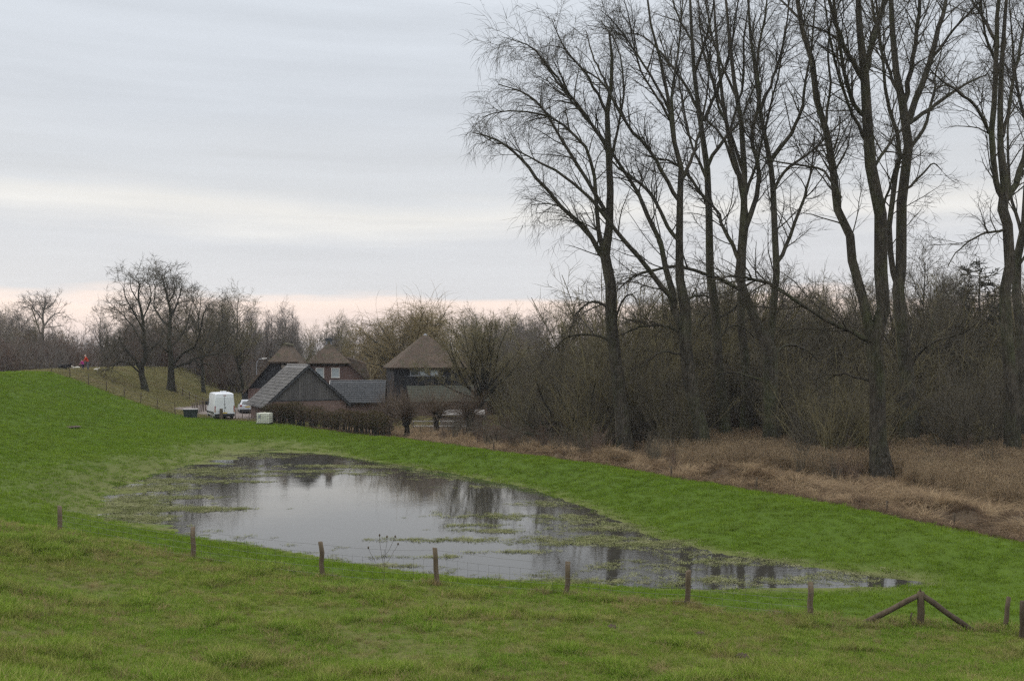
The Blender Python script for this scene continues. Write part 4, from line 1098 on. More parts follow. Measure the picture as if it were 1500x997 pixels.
def window(parent, x, z, w, h, y, frame=M_white, pane=M_glass, bars=1):
    """window in a front wall at local y (front faces -y)"""
    o = MB().box(x - w / 2, x + w / 2, y - 0.03, y + 0.02, z - h / 2, z + h / 2).build('window', pane, parent)
    t = 0.09; f = MB()
    f.box(x - w / 2 - t, x - w / 2, y - 0.07, y, z - h / 2 - t, z + h / 2 + t).box(x + w / 2, x + w / 2 + t, y - 0.07, y, z - h / 2 - t, z + h / 2 + t)
    f.box(x - w / 2, x + w / 2, y - 0.068, y, z + h / 2, z + h / 2 + t); 
    for k in range(bars): 
        xx = x - w / 2 + (k + 1) * w / (bars + 1); f.box(xx - 0.025, xx + 0.025, y - 0.06, y, z - h / 2, z + h / 2)
    f.build('frame', frame, o)
    MB().box(x - w / 2 - t - 0.03, x + w / 2 + t + 0.03, y - 0.12, y, z - h / 2 - t, z - h / 2).build('sill', frame, o)
    return o

# --- tiled barn with the grey timber gable
gzb = 0.35
b1 = empty('tiled_barn', (-20.5, 100.0, 0), math.atan2(3.6, 7.2), 'tiled barn with grey timber gable behind the hedge', 'barn')
HW, LB, ZE, ZR = 3.95, 8.2, 2.15, 6.05
MB().poly([(-HW, 0.0, gzb - 0.4), (HW, 0, gzb - 0.4), (HW, 0, 2.6), (-HW + 0.35, 0, 2.6), (-HW, 0, 2.25)], (0, 0.25, 0)).build('gable_wall', M_brick2, b1)
MB().box(-HW, -HW + 0.22, 0.252, LB - 0.252, gzb - 0.4, 2.2).build('side_wall', M_brick2, b1)
MB().box(HW - 0.22, HW, 0.252, LB - 0.252, gzb - 0.4, 2.2).build('side_wall', M_brick2, b1)
MB().poly([(-HW, LB - 0.25, gzb - 0.4), (HW, LB - 0.25, gzb - 0.4), (HW, LB - 0.25, 2.2), (0, LB - 0.25, ZR - 0.1), (-HW, LB - 0.25, 2.2)], (0, 0.25, 0)).build('rear_wall', M_brick2, b1)
bd = empty('timber_gable'); bd.parent = b1
rg = np.random.default_rng(12)
slope = (ZR - ZE) / (HW + 0.35)
nb = 30
for i in range(nb):
    x0 = -3.55 + i * 7.1 / nb; x1 = x0 + 7.1 / nb - 0.018
    za, zb = (ZR - 0.12 - slope * abs(x0)), (ZR - 0.12 - slope * abs(x1)); yy = 0.02 + rg.uniform(-0.012, 0.012)
    if min(za, zb) < 2.72: continue
    MB().poly([(x0, yy, 2.68), (x1, yy, 2.68), (x1, yy, zb), (x0, yy, za)], (0, -0.03, 0)).build('board', M_board, bd)
MB().box(-3.6, 3.6, -0.06, -0.004, 2.58, 2.68).build('sill_beam', M_dark, b1)
for s in (-1, 1):
    rf = slab(MB(), [(s * (HW + 0.35), -0.25, ZE - 0.05), (s * (HW + 0.35), LB + 0.2, ZE - 0.05), (0, LB + 0.2, ZR), (0, -0.25, ZR)], 0.12).build('roof', M_dark, b1)
    tile_plane('roof_tiles', (s * (HW + 0.42), -0.27, ZE - 0.11 + 0.02), (s * (HW + 0.42), LB + 0.22, ZE - 0.09), (0, LB + 0.22, ZR + 0.03), (0, -0.27, ZR + 0.03), M_slate, rf, 0.42, 0.32, 3 + s)
    MB().poly([(s * (HW + 0.38), -0.31, ZE - 0.26), (s * (HW + 0.38), -0.31, ZE - 0.03), (0, -0.31, ZR + 0.06), (0, -0.31, ZR - 0.20)], (0, 0.05, 0)).build('bargeboard', M_dark, b1)
MB().tube([(0, -0.28, ZR + 0.08), (0, LB + 0.2, ZR + 0.08)], 0.10, 8).build('ridge_tiles', M_slate, b1)

# --- half-hipped thatched buildings
def thatched(name, loc, rz, label, w_hip, z_hip, z_ap, sl, xe, depth, back=1.7, wall=None, over=0.5, th=0.32):
    e = empty(name, (loc[0], loc[1], 0), rz, label, 'house')
    ze = z_ap - sl * xe
    for s in (-1, 1):
        slab(MB(), [(s * xe, -over, ze), (s * xe, depth, ze), (0, depth, z_ap), (0, back, z_ap), (s * w_hip, -over, z_hip)], th).build('roof', M_thatch, e, 0.05)
    slab(MB(), [(-w_hip - 0.06, -over - 0.05, z_hip - 0.02), (w_hip + 0.06, -over - 0.05, z_hip - 0.02), (0, back + 0.05, z_ap + 0.06)], th * 0.9).build('hip_roof', M_thatch, e)
    MB().tube([(0, back - 0.2, z_ap + 0.02), (0.05, back + 1.5, z_ap + 0.07), (0, depth, z_ap + 0.02)], 0.20, 8).build('ridge_cap', M_moss, e)
    return e, ze
# black-boarded farmhouse
a = math.atan2(27.1, 118)
b2, ze2 = thatched('thatched_farmhouse', (-27.1, 118.0), a - 0.09, 'thatched farmhouse with black boarded gable behind the tiled barn', 1.75, 6.4, 8.45, 1.18, 4.7, 13.0)
MB().poly([(-4.1, 0, 0.0), (4.1, 0, 0.0), (4.1, 0, 3.25), (-4.1, 0, 3.25)], (0, 0.3, 0)).build('brick_wall', M_brick, b2)
MB().box(-4.1, -3.8, 0.303, 12.4, 0.0, 3.2).build('side_wall', M_brick, b2); MB().box(3.8, 4.1, 0.303, 12.4, 0.0, 3.2).build('side_wall', M_brick, b2)
MB().poly([(-4.1, 12.41, 0), (4.1, 12.41, 0), (4.1, 12.41, 3.2), (0, 12.41, 8.0), (-4.1, 12.41, 3.2)], (0, 0.25, 0)).build('rear_wall', M_brick, b2)
bw = MB().poly([(-4.0, 0.05, 3.26), (4.0, 0.05, 3.26), (1.7, 0.05, 6.1), (-1.7, 0.05, 6.1)], (0, 0.2, 0)).build('boarded_gable', M_black, b2)
for i in range(13):
    z0 = 3.28 + i * 0.22; xh = 4.0 - (z0 - 3.26) * 2.3 / 2.84 - 0.03
    MB().hexa([(-xh, 0.00, z0), (xh, 0.00, z0), (xh, 0.048, z0), (-xh, 0.048, z0)], [(-xh + 0.16, 0.03, z0 + 0.21), (xh - 0.16, 0.03, z0 + 0.21), (xh - 0.16, 0.048, z0 + 0.21), (-xh + 0.16, 0.048, z0 + 0.21)]).build('board', M_black, bw)
for s in (-1, 1):
    MB().poly([(s * 4.62, -0.40, 2.62), (s * 4.62, -0.40, 3.00), (s * 1.85, -0.40, 6.26), (s * 1.60, -0.40, 6.15)], (0, 0.10, 0)).build('bargeboard', M_trim, b2)
MB().box(-0.25, 0.25, -0.05, -0.004, 5.65, 6.0).build('owl_hole', M_plank, b2)
# brick house with chimney
a = math.atan2(23.0, 125)
b3, ze3 = thatched('thatched_house', (-23.0, 125.0), a, 'thatched brick house with chimney and two white-framed windows', 2.75, 6.2, 8.75, 0.94, 5.6, 11.0, 2.1)
MB().poly([(-4.9, 0, 0), (4.9, 0, 0), (4.9, 0, 3.75), (2.75, 0, 5.85), (-2.75, 0, 5.85), (-4.9, 0, 3.75)], (0, 0.3, 0)).build('front_wall', M_brick, b3)
MB().box(-4.9, -4.6, 0.303, 10.5, 0, 3.6).build('side_wall', M_brick, b3); MB().box(4.6, 4.9, 0.303, 10.5, 0, 3.6).build('side_wall', M_brick, b3)
MB().poly([(-4.9, 10.51, 0), (4.9, 10.51, 0), (4.9, 10.51, 3.6), (0, 10.51, 8.1), (-4.9, 10.51, 3.6)], (0, 0.25, 0)).build('rear_wall', M_brick, b3)
window(b3, -1.11, 4.95, 0.86, 1.1, -0.003, M_white, M_curtain, 0); window(b3, 0.81, 4.95, 0.86, 1.1, -0.003, M_white, M_curtain, 0)
ch = MB().box(-0.36, 0.36, 2.0, 2.7, 8.2, 9.0).build('chimney', M_lead, b3, 0.04)
MB().box(-0.46, 0.46, 1.9, 2.8, 9.0, 9.36).build('chimney_cap', M_dark, ch); MB().tube([(0, 2.35, 9.34), (0, 2.35, 9.85)], 0.03, 6).build('rod', M_dark, ch)
MB().hexa([(2.6, 3.5, 4.4), (5.3, 3.5, 4.2), (5.3, 6.5, 4.2), (2.6, 6.5, 4.4)], [(2.2, 3.7, 7.0), (4.6, 3.9, 6.35), (4.6, 6.1, 6.35), (2.2, 6.3, 7.0)]).build('dormer', M_thatch, b3, 0.2)

# --- low tiled outbuilding
b4 = empty('low_outbuilding', (-17.3, 112.0, 0), 0.06, 'low brick outbuilding with long dark tiled roof right of the barn', 'building')
MB().box(-2.95, 2.95, -2.0, -1.75, 0, 2.15).build('front_wall', M_brick2, b4); MB().box(-2.95, 2.95, 1.75, 2.0, 0, 2.15).build('rear_wall', M_brick2, b4)
for s in (-1, 1):
    MB().poly([(s * 2.95, -1.747, 0), (s * 2.95, 1.747, 0), (s * 2.95, 1.747, 2.2), (s * 2.95, 0, 4.05), (s * 2.95, -1.747, 2.2)], (-s * 0.25, 0, 0)).build('gable_wall', M_brick2, b4)
    rf = slab(MB(), [(-3.1, s * 2.4, 2.0), (3.1, s * 2.4, 2.0), (3.1, 0, 4.2), (-3.1, 0, 4.2)], 0.1).build('roof', M_dark, b4)
    tile_plane('roof_tiles', (-3.12, s * 2.47, 1.96), (3.12, s * 2.47, 1.96), (3.12, 0, 4.23), (-3.12, 0, 4.23), M_slate2, rf, 0.33, 0.28, 20 + s)
    MB().poly([(-3.17, s * 2.5, 1.85), (-3.17, s * 2.5, 2.1), (-3.17, 0, 4.34), (-3.17, 0, 4.08)], (0.045, 0, 0)).build('bargeboard', M_white, b4)
MB().tube([(-3.12, 0, 4.27), (3.12, 0, 4.27)], 0.09, 8).build('ridge_tiles', M_slate2, b4)

# --- pyramid-roofed barn
b5 = empty('pyramid_barn', (-10.2, 117.0, 0), R(13), 'black timber barn under a thatched pyramid roof', 'barn')
E, ZE5, ZA = 4.55, 5.75, 9.5
for k in range(4):
    c, s = math.cos(k * PI / 2), math.sin(k * PI / 2)
    q = lambda x, y, z: (x * c - y * s, x * s + y * c, z)
    slab(MB(), [q(-E, -E, ZE5), q(E, -E, ZE5), q(0.25, -0.25, ZA), q(-0.25, -0.25, ZA)], 0.25).build('roof', M_thatch, b5)
    MB().poly([q(-4.0, -4.0, 0.0), q(3.99, -4.0, 0.0), q(3.99, -4.0, ZE5 + 0.25), q(-4.0, -4.0, ZE5 + 0.25)], (-s * -0.15, 0.15 * c, 0)).build('wall', M_black, b5)
MB().hexa([(-0.55, -0.55, ZA - 0.42), (0.55, -0.55, ZA - 0.42), (0.55, 0.55, ZA - 0.42), (-0.55, 0.55, ZA - 0.42)], [(-0.06, -0.06, ZA + 0.2), (0.06, -0.06, ZA + 0.2), (0.06, 0.06, ZA + 0.2), (-0.06, 0.06, ZA + 0.2)]).build('roof_cap', M_lead, b5)
for i in range(32):
    x0 = -4.0 + i * 0.25
    MB().box(x0 + 0.01, x0 + 0.23, -4.04, -4.003, 3.7, 4.72 if -2.4 < x0 < 1.5 else 5.7).build('board', M_black, b5)
for x in (-1.8, -0.75, 0.45):
    window(b5, x, 5.2, 0.8, 0.62, -4.05, M_lead, M_glass if x < -1 else M_curtain, 0)
MB().box(-2.5, 1.6, -4.14, -4.05, 4.74, 4.80).build('sill_rail', M_lead, b5)
lt = slab(MB(), [(-2.7, -7.2, 2.05), (6.2, -7.2, 2.05), (6.2, -4.05, 3.68), (-2.7, -4.05, 3.68)], 0.10).build('lean_to_roof', M_dark, b5)
tile_plane('roof_tiles', (-2.72, -7.25, 2.04), (6.22, -7.25, 2.04), (6.22, -4.06, 3.70), (-2.72, -4.06, 3.70), M_green, lt, 0.33, 0.28, 31)
MB().box(-2.5, 6.0, -6.95, -6.75, 0, 2.12).build('lean_to_wall', M_brick2, b5); MB().box(-2.5, -2.3, -6.747, -4.003, 0, 2.2).build('lean_to_wall', M_brick2, b5); MB().box(5.8, 6.0, -6.747, -4.003, 0, 2.2).build('lean_to_wall', M_brick2, b5)
window(b5, 0.3, 1.45, 0.9, 0.8, -6.953, M_dark, M_glass, 1); window(b5, 3.4, 1.45, 1.2, 0.8, -6.953, M_dark, M_glass, 1)
MB().box(-0.9, 1.4, -7.03, -6.953, 1.97, 2.04).build('lintel', M_sheet, b5)

# --- low shed right of it
b6 = empty('low_shed', (-4.9, 96.0, gz(-4.9, 96) - 0.05), 0.05, 'low plank shed with flat weathered grey roof', 'shed')
for i in range(5): MB().box(-2.0, 2.0, -0.02 - 0.004 * (i % 2), 0.03, 0.05 + i * 0.26, 0.05 + i * 0.26 + 0.24).build('plank', M_plank, b6)
for x in (-1.97, 0, 1.9): MB().box(x, x + 0.09, 0.032, 0.12, -0.1, 1.42).build('post', M_plank, b6)
MB().box(-2.0, -1.95, 0.13, 2.4, 0, 1.4).build('side_wall', M_plank, b6); MB().box(1.95, 2.0, 0.13, 2.4, 0, 1.4).build('side_wall', M_plank, b6)
MB().poly([(-2.3, -0.35, 1.42), (2.3, -0.35, 1.42), (2.3, 2.7, 1.75), (-2.3, 2.7, 1.75)], (0, 0, 0.06)).build('roof', M_sheet, b6)
# ------------------------------------------------------------------ fences
M_post = varied('post_wood', (0.085, 0.064, 0.042), (0.150, 0.115, 0.074), 4, 0.9, 0.5, (3, 3, 0.4), 0.01, 0.2)
M_postd = varied('old_post_wood', (0.056, 0.042, 0.028), (0.100, 0.076, 0.050), 4, 0.9, 0.5, (3, 3, 0.4), 0.01, 0.2)
M_wire = varied('fence_wire', (0.20, 0.20, 0.19), (0.13, 0.12, 0.11), 8, 0.6, 0, None, 0, 0, 0.4, 0.6)
def post_mesh(r, h, seed, n=9):
    rg = np.random.default_rng(seed); t = np.linspace(0, 1, 5)
    P = np.stack([rg.normal(size=5) * 0.012, rg.normal(size=5) * 0.012, -0.25 + t * (h + 0.25)], -1)[None]
    V, q, _ = tubes(P, (r * (1.08 - 0.12 * t) * rg.uniform(0.95, 1.05, 5))[None], n)
    V = V.copy(); V[-n:, 2] += (V[-n:, 0]) * rg.uniform(-0.4, 0.4)
    cap = np.arange(4 * n, 5 * n); V = np.vstack([V, V[cap].mean(0)])
    tr = np.stack([cap, np.roll(cap, -1), np.full(n, len(V) - 1)], -1)
    return np_mesh('post', V, [q, tr])
def fence(name, label, posts, r, mat, wires, cat='fence', group=None, top_h=None, net=None, wr=0.004):
    """posts: list of (x, y, z, height, lean). wires: heights as share of the post; net = (spacing, lo, hi)"""
    o = np.array(posts[0][:3]); e = empty(name, o, 0, label, cat, group)
    for i, (x, y, z, h, ln) in enumerate(posts):
        p = link('fence_post', post_mesh(r, h, 700 + i), mat, e); p.location = (x - o[0], y - o[1], z - o[2]); p.rotation_euler = (ln[1], ln[0], i * 1.3) if ln else (0, 0, i * 1.3)
    def wp(i, f): x, y, z, h, _ = posts[i]; return np.array([x - o[0], y - o[1], z - o[2] + h * f]) + np.array([0, -r - 0.004, 0])
    for f in wires:
        mb = MB(); pts = []
        for i in range(len(posts) - 1):
            a, b = wp(i, f), wp(i + 1, f)
            for s in np.linspace(0, 1, 5)[:-1]: pts.append(a * (1 - s) + b * s - np.array([0, 0, 0.05 * 4 * s * (1 - s) * (0.4 + (i * 7 % 5) / 5)]))
        pts.append(wp(len(posts) - 1, f))
        mb.tube(pts, wr, 4); mb.build('wire', M_wire, e)
    if net:
        mb = MB()
        for i in range(len(posts) - 1):
            L = np.linalg.norm(wp(i, 0) - wp(i + 1, 0))
            for k in range(1, int(L / net[0])):
                s = k * net[0] / L; a = wp(i, net[1]) * (1 - s) + wp(i + 1, net[1]) * s; b = wp(i, net[2]) * (1 - s) + wp(i + 1, net[2]) * s
                dz = np.array([0, 0, -0.05 * 4 * s * (1 - s) * (0.4 + (i * 7 % 5) / 5)]); mb.tube([a + dz, b + dz], wr * 0.8, 3)
        w = mb.build('netting', M_wire, e); w['kind'] = 'stuff'
    return e
def px_post(px, top, bot, y0=10, y1=200):
    """ground point under a photo pixel and the height of a post seen there"""
    g = hit(px, bot, y0, y1); h = (bot - top) / F * g[1]
    return g, h
rg = np.random.default_rng(70)
near = []
for (px, top, bot) in [(87, 741, 784), (283, 772, 817), (473, 793, 849), (640, 801, 860), (830, 822, 878), (1007, 835, 893), (1188, 852, 907)]:
    Y = np.interp(px, [87, 283, 473, 640, 830, 1007, 1188], [31, 29.6, 28.6, 28.0, 27.2, 26.6, 25.7]); X = (px - HX) / F * Y; g = gz(X, Y)
    zt = CZ - (top - HY) / F * Y; near.append((X, Y, g, max(0.7, zt - g), (rg.normal() * 0.025 + (0.06 if px in (640, 1188) else 0), rg.normal() * 0.03)))
fence('wire_fence', 'wire netting fence on round wooden posts along the near pond bank', near, 0.072, M_post, (0.10, 0.3, 0.5, 0.7, 0.93), net=(0.3, 0.08, 0.72), wr=0.0035)
# braced corner post
Y = 25.1; X = (1349 - HX) / F * Y; g = gz(X, Y); zt = CZ - (866 - HY) / F * Y
bc = empty('corner_post', (X, Y, g), 0, 'split corner post propped by two leaning timber struts', 'fence post')
pp = link('post', post_mesh(0.085, zt - g, 740), M_post, bc)
def strut(px, py, Y1):
    p = hit(px, py, 14, 60); 
    d = np.array([X, Y, g + (zt - g) * 0.90]) - p; return [tuple(p - np.array([X, Y, g]) - d * 0.04), tuple(np.array([0, 0, (zt - g) * 0.92]))]
def wob(ab):
    a_, b_ = (np.array(q) for q in ab); r_ = np.random.default_rng(4)
    return [a_ * (1 - t) + b_ * t + r_.normal(size=3) * 0.005 * (0 < t < 1) for t in np.linspace(0, 1, 5)]
MB().tube(wob(strut(1268, 911, Y)), [0.072, 0.078, 0.068, 0.072, 0.060], 9).build('strut', M_postd, bc, 0, True)
MB().tube(wob(strut(1424, 923, Y)), [0.066, 0.075, 0.07, 0.078, 0.066], 9).build('strut', M_postd, bc, 0, True)
MB().hexa([(-0.05, -0.03, zt - g - 0.05), (0.02, -0.03, zt - g - 0.05), (0.02, 0.03, zt - g - 0.05), (-0.05, 0.03, zt - g - 0.05)], [(-0.03, -0.01, zt - g + 0.09), (-0.015, -0.01, zt - g + 0.09), (-0.015, 0.01, zt - g + 0.07), (-0.03, 0.01, zt - g + 0.07)]).build('splinter', M_postd, bc)
def lone_post(px, top, bot, r, label, mat, ln=(0, 0), group=None):
    g, h = px_post(px, top, bot, 14); e = link('fence_post', post_mesh(r, h, 750 + px), mat); e.location = g; e.rotation_euler = (ln[1], ln[0], 0.6)
    return tag(e, label, 'fence post', group)
lone_post(1471, 874, 921, 0.055, 'leaning fence post at the right picture edge', M_post, (0.22, 0))
lone_post(1497, 880, 936, 0.06, 'upright fence post cut by the right picture edge', M_postd)
lone_post(1335, 897, 914, 0.022, 'thin dark stake beside the propped corner post', M_postd)
# old posts behind the grass bank
for (px, top, bot, lab) in [(983, 682, 703, 'old stake in the sedge below the low-forked poplar'), (1105, 698, 726, 'leaning old stake in the sedge below the twin-stemmed poplar'), (1299, 733, 764, 'weathered old post in the sedge below the thickest poplar'), (1397, 750, 776, 'dark old post among the overhanging sedge tussocks'), (723, 643, 660, 'old stake in the sedge below the grey-roofed shed')]:
    Yq = np.linspace(25, 95, 900); Xq = (px - HX) / F * Yq; k = np.argmax(terrain(Xq, Yq, True)[1]['ridge'] > 2.4); g = np.array([Xq[k], Yq[k], gz(Xq[k], Yq[k])]); h = CZ - (top - HY) / F * g[1] - g[2]
    e = link('fence_stake', post_mesh(0.05, h, 760 + px), M_postd); e.location = g; e.rotation_euler = (0, 0.10 if px == 1105 else 0.02, 0); tag(e, lab, 'fence post', 'old posts behind the bank')
# slope fence
P_ = []
for (px, top, bot) in [(75.4, 539, 550), (102.5, 545, 564), (130, 558, 575.5), (156, 570, 584), (182, 583, 600), (206, 592, 608.5), (230.4, 600.5, 616), (256.5, 605, 619.5)]:
    t = (px - 75.4) / (256.5 - 75.4); Y = 106.5 - 5.5 * t; X = (px - HX) / F * Y; P_.append((X, Y, gz(X, Y), 1.2, (rg.normal() * 0.03, 0)))
fence('slope_fence', 'thin wire fence running down the dike slope between green and faded grass', P_, 0.045, M_postd, (0.35, 0.65, 0.95), wr=0.006)
# crest fence along the dike road
CR = [(-69, 112)] + [(x - 3.2, y) for x, y in CREST[9:13]]
tot = catmull([(x, y, 0) for x, y in CR], 34)
fence('crest_fence', 'long row of dark stakes along the far dike crest', [(p[0], p[1], gz(p[0], p[1]), 1.25, (rg.normal() * 0.03, 0)) for p in tot], 0.05, M_postd, (0.5, 0.92), wr=0.006)
p = tot[5]; e = MB().tube([(0, 0, -0.1), (1.5, 0.3, 1.15)], 0.05, 7).build('brace_pole', M_postd); e.location = (p[0] - 1.6, p[1] - 0.3, gz(p[0] - 1.5, p[1])); tag(e, 'slanting brace pole leaning on the crest stakes at left', 'pole')
# meadow fence and yard fence
P_ = []
for i in range(7):
    t = i / 6; px = 258 + 58 * t; Y = 128 - 14 * t; X = (px - HX) / F * Y; P_.append((X, Y, gz(X, Y), 1.1, None))
fence('meadow_fence', 'short stake fence slanting across the faded meadow beside the broad tree', P_, 0.05, M_postd, (0.1, 0.5, 0.9), wr=0.012)
P_ = []
for i in range(12):
    t = i / 11; px = 282 + 30 * t; Y = 103.5 + 12 * t; X = (px - HX) / F * Y; P_.append((X, Y, gz(X, Y), 1.25, (rg.normal() * 0.03, 0)))
fence('yard_fence', 'close-set dark stake fence beside the white van', P_, 0.055, M_postd, (0.3, 0.9), wr=0.008)
P_ = []
for i in range(10):
    t = i / 9; px = 345 + 30 * t; Y = 101.5 - 1.0 * t; X = (px - HX) / F * Y; P_.append((X, Y, gz(X, Y), 0.95, None))
fence('yard_netting', 'low wire netting on thin stakes between the van and the water tank', P_[::3], 0.03, M_postd, (0.1, 0.35, 0.6, 0.95), net=(0.4, 0.08, 0.95), wr=0.006)
# paddock: white rails
e0 = np.array([at(606, 612, 92)[0], 92.0, 0]); e0[2] = gz(e0[0], e0[1])
pf = empty('rail_fence', e0, 0, 'pale weathered rail fence behind the pollard willows', 'fence')
for i in range(4): MB().box(i * 1.8 - 0.04, i * 1.8 + 0.04, 0, 0.08, -0.2, 1.2).build('post', M_plank, pf)
for z in (0.55, 1.0): MB().box(-0.1, 5.5, -0.04, -0.003, z, z + 0.11).build('rail', M_white, pf)
P_ = []
for i in range(9):
    px = 600 + i * 16; Y = 84 - i * 0.3; X = (px - HX) / F * Y; P_.append((X, Y, gz(X, Y), 1.25, (rg.normal() * 0.04, 0)))
fence('paddock_fence', 'thin dark stake fence between the pollard willows', P_, 0.035, M_postd, (0.4, 0.7, 0.95), wr=0.006)
# gate post in front of the van
X, Y = onz(324, 620, 0.35); e = MB().box(-0.14, 0.14, -0.1, 0.1, -0.3, 1.15).build('gate_post', M_postd, None, 0.02); e.location = (X, Y, gz(X, Y)); tag(e, 'square dark gate post in front of the white van', 'gate post')
gt = empty('field_gate', (*onz(309, 620, 0.35), gz(*onz(309, 620, 0.35))), 0.02, 'low metal tube gate in front of the white van', 'gate')
for z in (0.25, 0.5, 0.75): MB().tube([(0, 0, z), (0.95, 0, z)], 0.02, 6).build('rail', M_wire, gt)
for x in (0, 0.95): MB().tube([(x, 0, -0.1), (x, 0, 0.82)], 0.03, 6).build('upright', M_wire, gt)

# ------------------------------------------------------------------ vehicles and yard things
def paint(name, c, rough=0.35, coat=0.3):
    b = NB(name); v = b.obj(); b.color(b.mix(b.math('MULTIPLY', b.rng(b.noise(v, 1.3, 4), 0.4, 0.75), 0.25), c, tuple(x * 0.72 for x in c))).rough(rough); b.b.inputs['Coat Weight'].default_value = coat; return b.m
M_vwhite = paint('van_white', (0.72, 0.74, 0.77)); M_silver = paint('car_silver', (0.52, 0.54, 0.57)); M_rub = varied('black_plastic', (0.018, 0.018, 0.02), (0.03, 0.03, 0.032), 4, 0.6, 0.1)
M_lamp = paint('lamp_red', (0.28, 0.025, 0.02)); M_amber = paint('lamp_amber', (0.45, 0.16, 0.03)); M_plate = paint('plate_yellow', (0.55, 0.40, 0.06)); M_rim = varied('wheel_metal', (0.3, 0.3, 0.31), (0.4, 0.4, 0.41), 4, 0.4, 0)
def loft(secs):
    """closed loft through rings of equal length (list of lists of points)"""
    mb = MB(); n = len(secs[0])
    for s in secs: mb.v += [tuple(p) for p in s]
    for i in range(len(secs) - 1):
        for k in range(n): k2 = (k + 1) % n; mb.f.append((i * n + k, i * n + k2, (i + 1) * n + k2, (i + 1) * n + k))
    mb.f.append(tuple(range(n))[::-1]); mb.f.append(tuple(range((len(secs) - 1) * n, len(secs) * n)))
    return mb
def ring(y, zb, zs, zt, wb, ws, wt):
    """body cross-section: bottom half-width, shoulder half-width, roof half-width"""
    return [(-wb, y, zb), (-ws, y, zb + 0.25), (-ws, y, zs), (-wt - 0.06, y, zt - 0.10), (-wt + 0.10, y, zt), (wt - 0.10, y, zt), (wt + 0.06, y, zt - 0.10), (ws, y, zs), (ws, y, zb + 0.25), (wb, y, zb)]
def wheel(parent, x, y, r, w):
    o = MB().tube([(x - w / 2, y, r), (x - w / 2 + 0.03, y, r), (x + w / 2 - 0.03, y, r), (x + w / 2, y, r)], [r * 0.86, r, r, r * 0.86], 20).build('wheel', M_rub, parent, 0, True)
    s = 1 if x > 0 else -1
    MB().tube([(x + s * w * 0.38, y, r), (x + s * (w / 2 + 0.012), y, r)], [r * 0.62, r * 0.58], 16).build('rim', M_rim, o)
    return o
vx, vy = onz(329, 619, 0.38)
van = empty('delivery_van', (vx, vy, gz(vx, vy)), math.atan2(-vx, vy) + R(9), 'high-roofed white panel van parked rear towards the field', 'van')
# local: rear at y=0, front at +y
W_ = 1.0
loft([ring(0.0, 0.42, 1.35, 2.60, 0.92, 0.98, 0.80), ring(0.12, 0.38, 1.35, 2.70, 0.95, W_, 0.82), ring(2.2, 0.38, 1.35, 2.74, 0.95, W_, 0.83), ring(4.0, 0.38, 1.35, 2.66, 0.95, W_, 0.82), ring(4.55, 0.38, 1.32, 2.30, 0.95, 0.99, 0.78), ring(5.05, 0.38, 1.22, 1.55, 0.94, 0.97, 0.85), ring(5.75, 0.40, 0.95, 1.12, 0.88, 0.90, 0.80)]).build('body', M_vwhite, van, 0.035, True)
for s in (-1, 1):
    dr = MB().box(min(s * 0.02, s * 0.86), max(s * 0.02, s * 0.86), -0.025, 0.002, 0.62, 2.28).build('rear_door', M_vwhite, van, 0.01)
    if s > 0: MB().box(0.03, 0.10, -0.05, -0.027, 1.15, 1.32).build('handle', M_rub, dr)
    MB().box(min(s * 0.89, s * 0.97), max(s * 0.89, s * 0.97), -0.03, 0.05, 0.95, 1.42).build('tail_light', M_lamp, van)
    MB().box(min(s * 0.89, s * 0.97), max(s * 0.89, s * 0.97), -0.034, 0.05, 0.80, 0.93).build('indicator', M_amber, van)
    wheel(van, s * 0.86, 1.05, 0.34, 0.24); wheel(van, s * 0.86, 4.65, 0.34, 0.24)
    MB().hexa([(s * 0.985, 3.75, 1.38), (s * 0.985, 4.5, 1.36), (s * 1.012, 4.5, 1.36), (s * 1.012, 3.75, 1.38)], [(s * 0.90, 3.75, 2.05), (s * 0.90, 4.3, 2.03), (s * 0.94, 4.3, 2.03), (s * 0.94, 3.75, 2.05)]).build('side_window', M_glass, van)
    MB().box(min(s * 1.02, s * 1.22), max(s * 1.02, s * 1.22), 4.45, 4.6, 1.35, 1.72).build('mirror', M_rub, van, 0.02)
MB().box(-0.014, 0.014, -0.012, 0.01, 0.62, 2.3).build('door_seam', M_rub, van)
for s in (-1, 1): MB().box(min(s * 1.0, s * 1.03), max(s * 1.0, s * 1.03), 0.3, 5.2, 0.62, 0.78).build('side_trim', M_rub, van)
MB().box(-0.98, 0.98, -0.10, 0.05, 0.34, 0.62).build('bumper', M_rub, van, 0.02); MB().box(-0.26, 0.26, -0.035, -0.026, 0.66, 0.78).build('number_plate', M_plate, van)
MB().tube([(0.0, -0.028, 1.62), (0.0, -0.045, 1.62)], 0.075, 14).build('emblem', M_rim, van); MB().box(-0.12, 0.12, -0.03, 0.02, 2.42, 2.48).build('brake_light', M_lamp, van)
MB().box(-0.25, 0.3, 0.7, 1.4, 2.70, 2.86).build('roof_vent', M_vwhite, van, 0.03)
MB().hexa([(-0.72, 4.62, 1.66), (0.72, 4.62, 1.66), (0.72, 5.02, 1.50), (-0.72, 5.02, 1.50)], [(-0.66, 4.36, 2.42), (0.66, 4.36, 2.42), (0.7, 4.62, 2.24), (-0.7, 4.62, 2.24)]).build('windscreen', M_glass, van)
